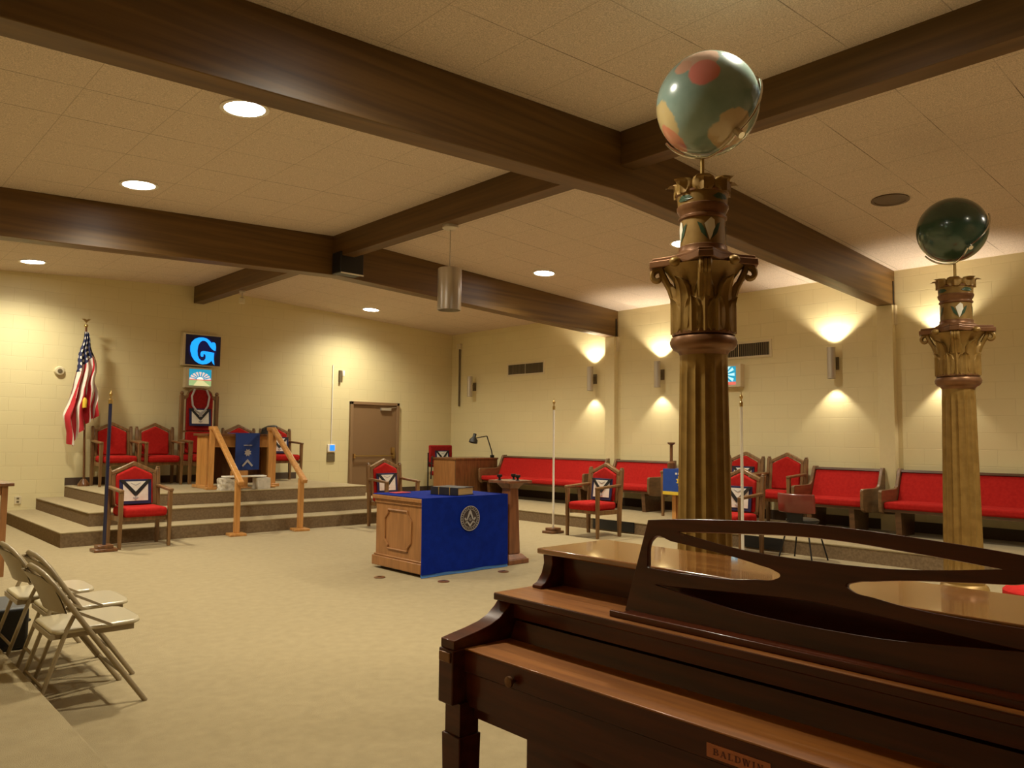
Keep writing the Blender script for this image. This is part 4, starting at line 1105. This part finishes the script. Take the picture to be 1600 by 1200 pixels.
# name label
lb=PM().box(1.4115,1.4165,.785,.928,.700,.728).build('name_plate',MW['label'],t)
def serif(txt,h,w,gap):
    """capital letters from strokes with serifs; returns polygons (x right, y up)"""
    S={'B':[('v',0),('arc',.5,.75),('arc2',)],}
    out=[]; x=0; T=w*.26; t_=h*.09
    def rect(a,b,c,d): out.append([(x+a,c),(x+b,c),(x+b,d),(x+a,d)])
    def quad(p,q,th): out.append([(x+p[0]-th/2,p[1]),(x+p[0]+th/2,p[1]),(x+q[0]+th/2,q[1]),(x+q[0]-th/2,q[1])])
    def bow(y0,y1,x0,r):
        n=8; pin=[];pout=[]
        cy=(y0+y1)/2; ry=(y1-y0)/2
        for i in range(n+1):
            a=-pi/2+pi*i/n
            pout.append((x+x0+r*cos(a),cy+ry*sin(a))); pin.append((x+x0+(r-T)*cos(a),cy+(ry-t_)*sin(a)))
        for i in range(n): out.append([pout[i],pout[i+1],pin[i+1],pin[i]])
    for ch in txt:
        if ch=='B': rect(.1*w,.1*w+T,0,h); rect(0,.5*w,0,t_); rect(0,.5*w,h-t_,h); rect(.1*w,.5*w,h/2-t_/2,h/2+t_/2); bow(h/2-t_/2,h,.45*w,.45*w); bow(0,h/2+t_/2,.45*w,.55*w); x+=w
        elif ch=='D': rect(.1*w,.1*w+T,0,h); rect(0,.5*w,0,t_); rect(0,.5*w,h-t_,h); bow(0,h,.4*w,.65*w); x+=w*1.05
        elif ch=='A': quad((.12*w,0),(.5*w,h),.1*w); quad((.88*w,0),(.5*w,h),T); rect(.28*w,.72*w,h*.32,h*.32+t_); rect(0,.3*w,0,t_); rect(.68*w,1.05*w,0,t_); x+=w*1.05
        elif ch=='L': rect(.1*w,.1*w+T,0,h); rect(0,.8*w,0,t_); rect(0,.45*w,h-t_,h); rect(.8*w-t_,.8*w,0,h*.3); x+=w*.85
        elif ch=='W':
            for a,b_,th in ((.12,.36,T),(.60,.36,.1*w),(.60,.88,T),(1.15,.88,.1*w)): quad((b_*w,0),(a*w,h),th)
            rect(0,.35*w,h-t_,h); rect(.45*w,.75*w,h-t_,h); rect(1.0*w,1.3*w,h-t_,h); x+=w*1.3
        elif ch=='I': rect(.12*w,.12*w+T,0,h); rect(0,.5*w,0,t_); rect(0,.5*w,h-t_,h); x+=w*.5
        elif ch=='N': rect(.14*w,.24*w,0,h); rect(.78*w,.88*w,0,h); quad((.83*w,0),(.19*w,h),T); rect(0,.36*w,0,t_); rect(.66*w,1.02*w,h-t_,h); rect(0,.2*w,h-t_,h); x+=w
        x+=gap
    return out,x-gap
ps,tw=serif('BALDWIN',.013,.0135,.0035)
Ml=frameM((1.4108-ox,.8565+tw/2-oy,.714-.0065),(0,-1,0),(0,0,1)); m=MB(Ml)
for p in ps: m.add([(u,v,0) for u,v in p],[tuple(range(len(p)))])
m.build('name_lettering',MW['labelink'],lb,smooth=False)
lb_children=[c for c in lb.children]
# music desk
def mir(pts): return [(-s,)+tuple(p[1:]) for s,*p in [(q[0],*q) for q in pts]]
def M_(pts): return [(-p[0],)+tuple(p[1:]) for p in pts]
left=[(.514,0,1),(.477,.247,1),(.392,.256),(.216,.268),(.07,.275)]
outer=left+M_(left)[::-1]
C=[(.393,.2255,1),(.213,.239),(.0,.249),(-.213,.239),(-.393,.2255,1),(-.208,.2005),(-.08,.194),(0,.1935),(.08,.194),(.208,.2005)]
A=[(.456,.203),(.389,.199),(.29,.19),(.206,.181),(.136,.17),(.092,.161),(.077,.151),(.085,.142),(.14,.132),(.218,.123),(.341,.119),(.462,.119,1)]
D=[(.442,.080,1),(.316,.087),(.17,.097),(.06,.103),(0,.105),(-.06,.103),(-.17,.097),(-.316,.087),(-.442,.080,1),(-.316,.066),(-.17,.052),(-.06,.0485),(.0,.048),(.06,.0485),(.17,.052),(.316,.066)]
k=.22; nrm=math.sqrt(1+k*k)
Md=frameM((1.69-ox,.845-oy,.884),(0,1,0),(k/nrm,0,1/nrm))
curve_plate('music_desk',(outer,True),[(C,True),(A,True),(M_(A),True),(D,True)],.014,P,t,Md,bevel=.0015)
PM().box(1.600,1.613,.845-.503,.845+.503,.882,.899).box(1.613,1.70,.845-.50,.845+.50,.8825,.888).build('music_ledge',P,t,bevel=.003)

# small pieces belong to the part that carries them
for t in [o for o in COL.objects if o.parent is None and o.type=='EMPTY']:
    for c,p in {'wall_sconce':[('lens','cylinder')],'thermostat':[('screen','housing')],'wall_outlet':[('socket','plate')],'smoke_alarm':[('sensor','housing')],
        'letter_sign':[('letter','glass'),('letter_glow','glass')],'sunrise_sign':[(k,'sky_glass') for k in ('ray_glass','sun_glass','horizon_glass','land_glass','path_glass')],
        'sun_sign':[(k,'sky_glass') for k in ('ray_glass','sun_glass','land_glass')],'master_pedestal':[('foot','side_leg')],
        'blue_banner':[(k,'cloth') for k in ('square_emblem','sun_emblem','lettering')],'flag_on_stand':[('eagle_finial','pole'),('tassel','flag_cloth')],
        'altar':[('panel_moulding','body')],'altar_cloth':[(k,'front_drop') for k in ('trim_band','emblem_disc','emblem_ring','compass_emblem','square_emblem','emblem_letter','emblem_lettering')],
        'thick_bible':[('spine_band','cover')],'candle_stand':[('candle_cup','tray')],'station_cover':[(k,'cloth') for k in ('fringe','sun_emblem','lettering')],
        'pillar':[('acanthus_leaves','capital_bell'),('painted_lily','lower_drum'),('painted_leaves','lower_drum'),('crown_leaves','crown_ring'),('rosette','abacus')],
        'world_globe':[('axis_pin','meridian_arm')],'celestial_globe':[('axis_pin','meridian_arm')],
        'upright_piano':[('cheek_plate','cheek_block'),('lid_knob','key_slip')]}.get(t.name.split('.')[0],[]): nest(t,c,p)
# ------------------------------------------------------------------ world, camera
w=bpy.data.worlds.new('world'); sc.world=w; w.use_nodes=True
w.node_tree.nodes['Background'].inputs[0].default_value=(1,.75,.45,1); w.node_tree.nodes['Background'].inputs[1].default_value=.02
cam=bpy.data.cameras.new('camera'); co=bpy.data.objects.new('camera',cam); COL.objects.link(co)
cam.sensor_width=36; cam.lens=1205/1600*36; cam.clip_start=.02
r0=Vector((0.7347669588700478,-0.6782431999416181,0.010182233832306443)); r1=Vector((0.05471016150754821,0.04429420579885403,-0.9975193339281535)); r2=Vector((0.676109691086202,0.7335013190619382,0.06965271390059025))
m=Matrix((r0,-r1,-r2)).transposed().to_4x4(); m.translation=(0,0,1.35); co.matrix_world=m
sc.camera=co
sc.view_settings.view_transform='Standard'; sc.view_settings.look='None'; sc.view_settings.exposure=-0.07
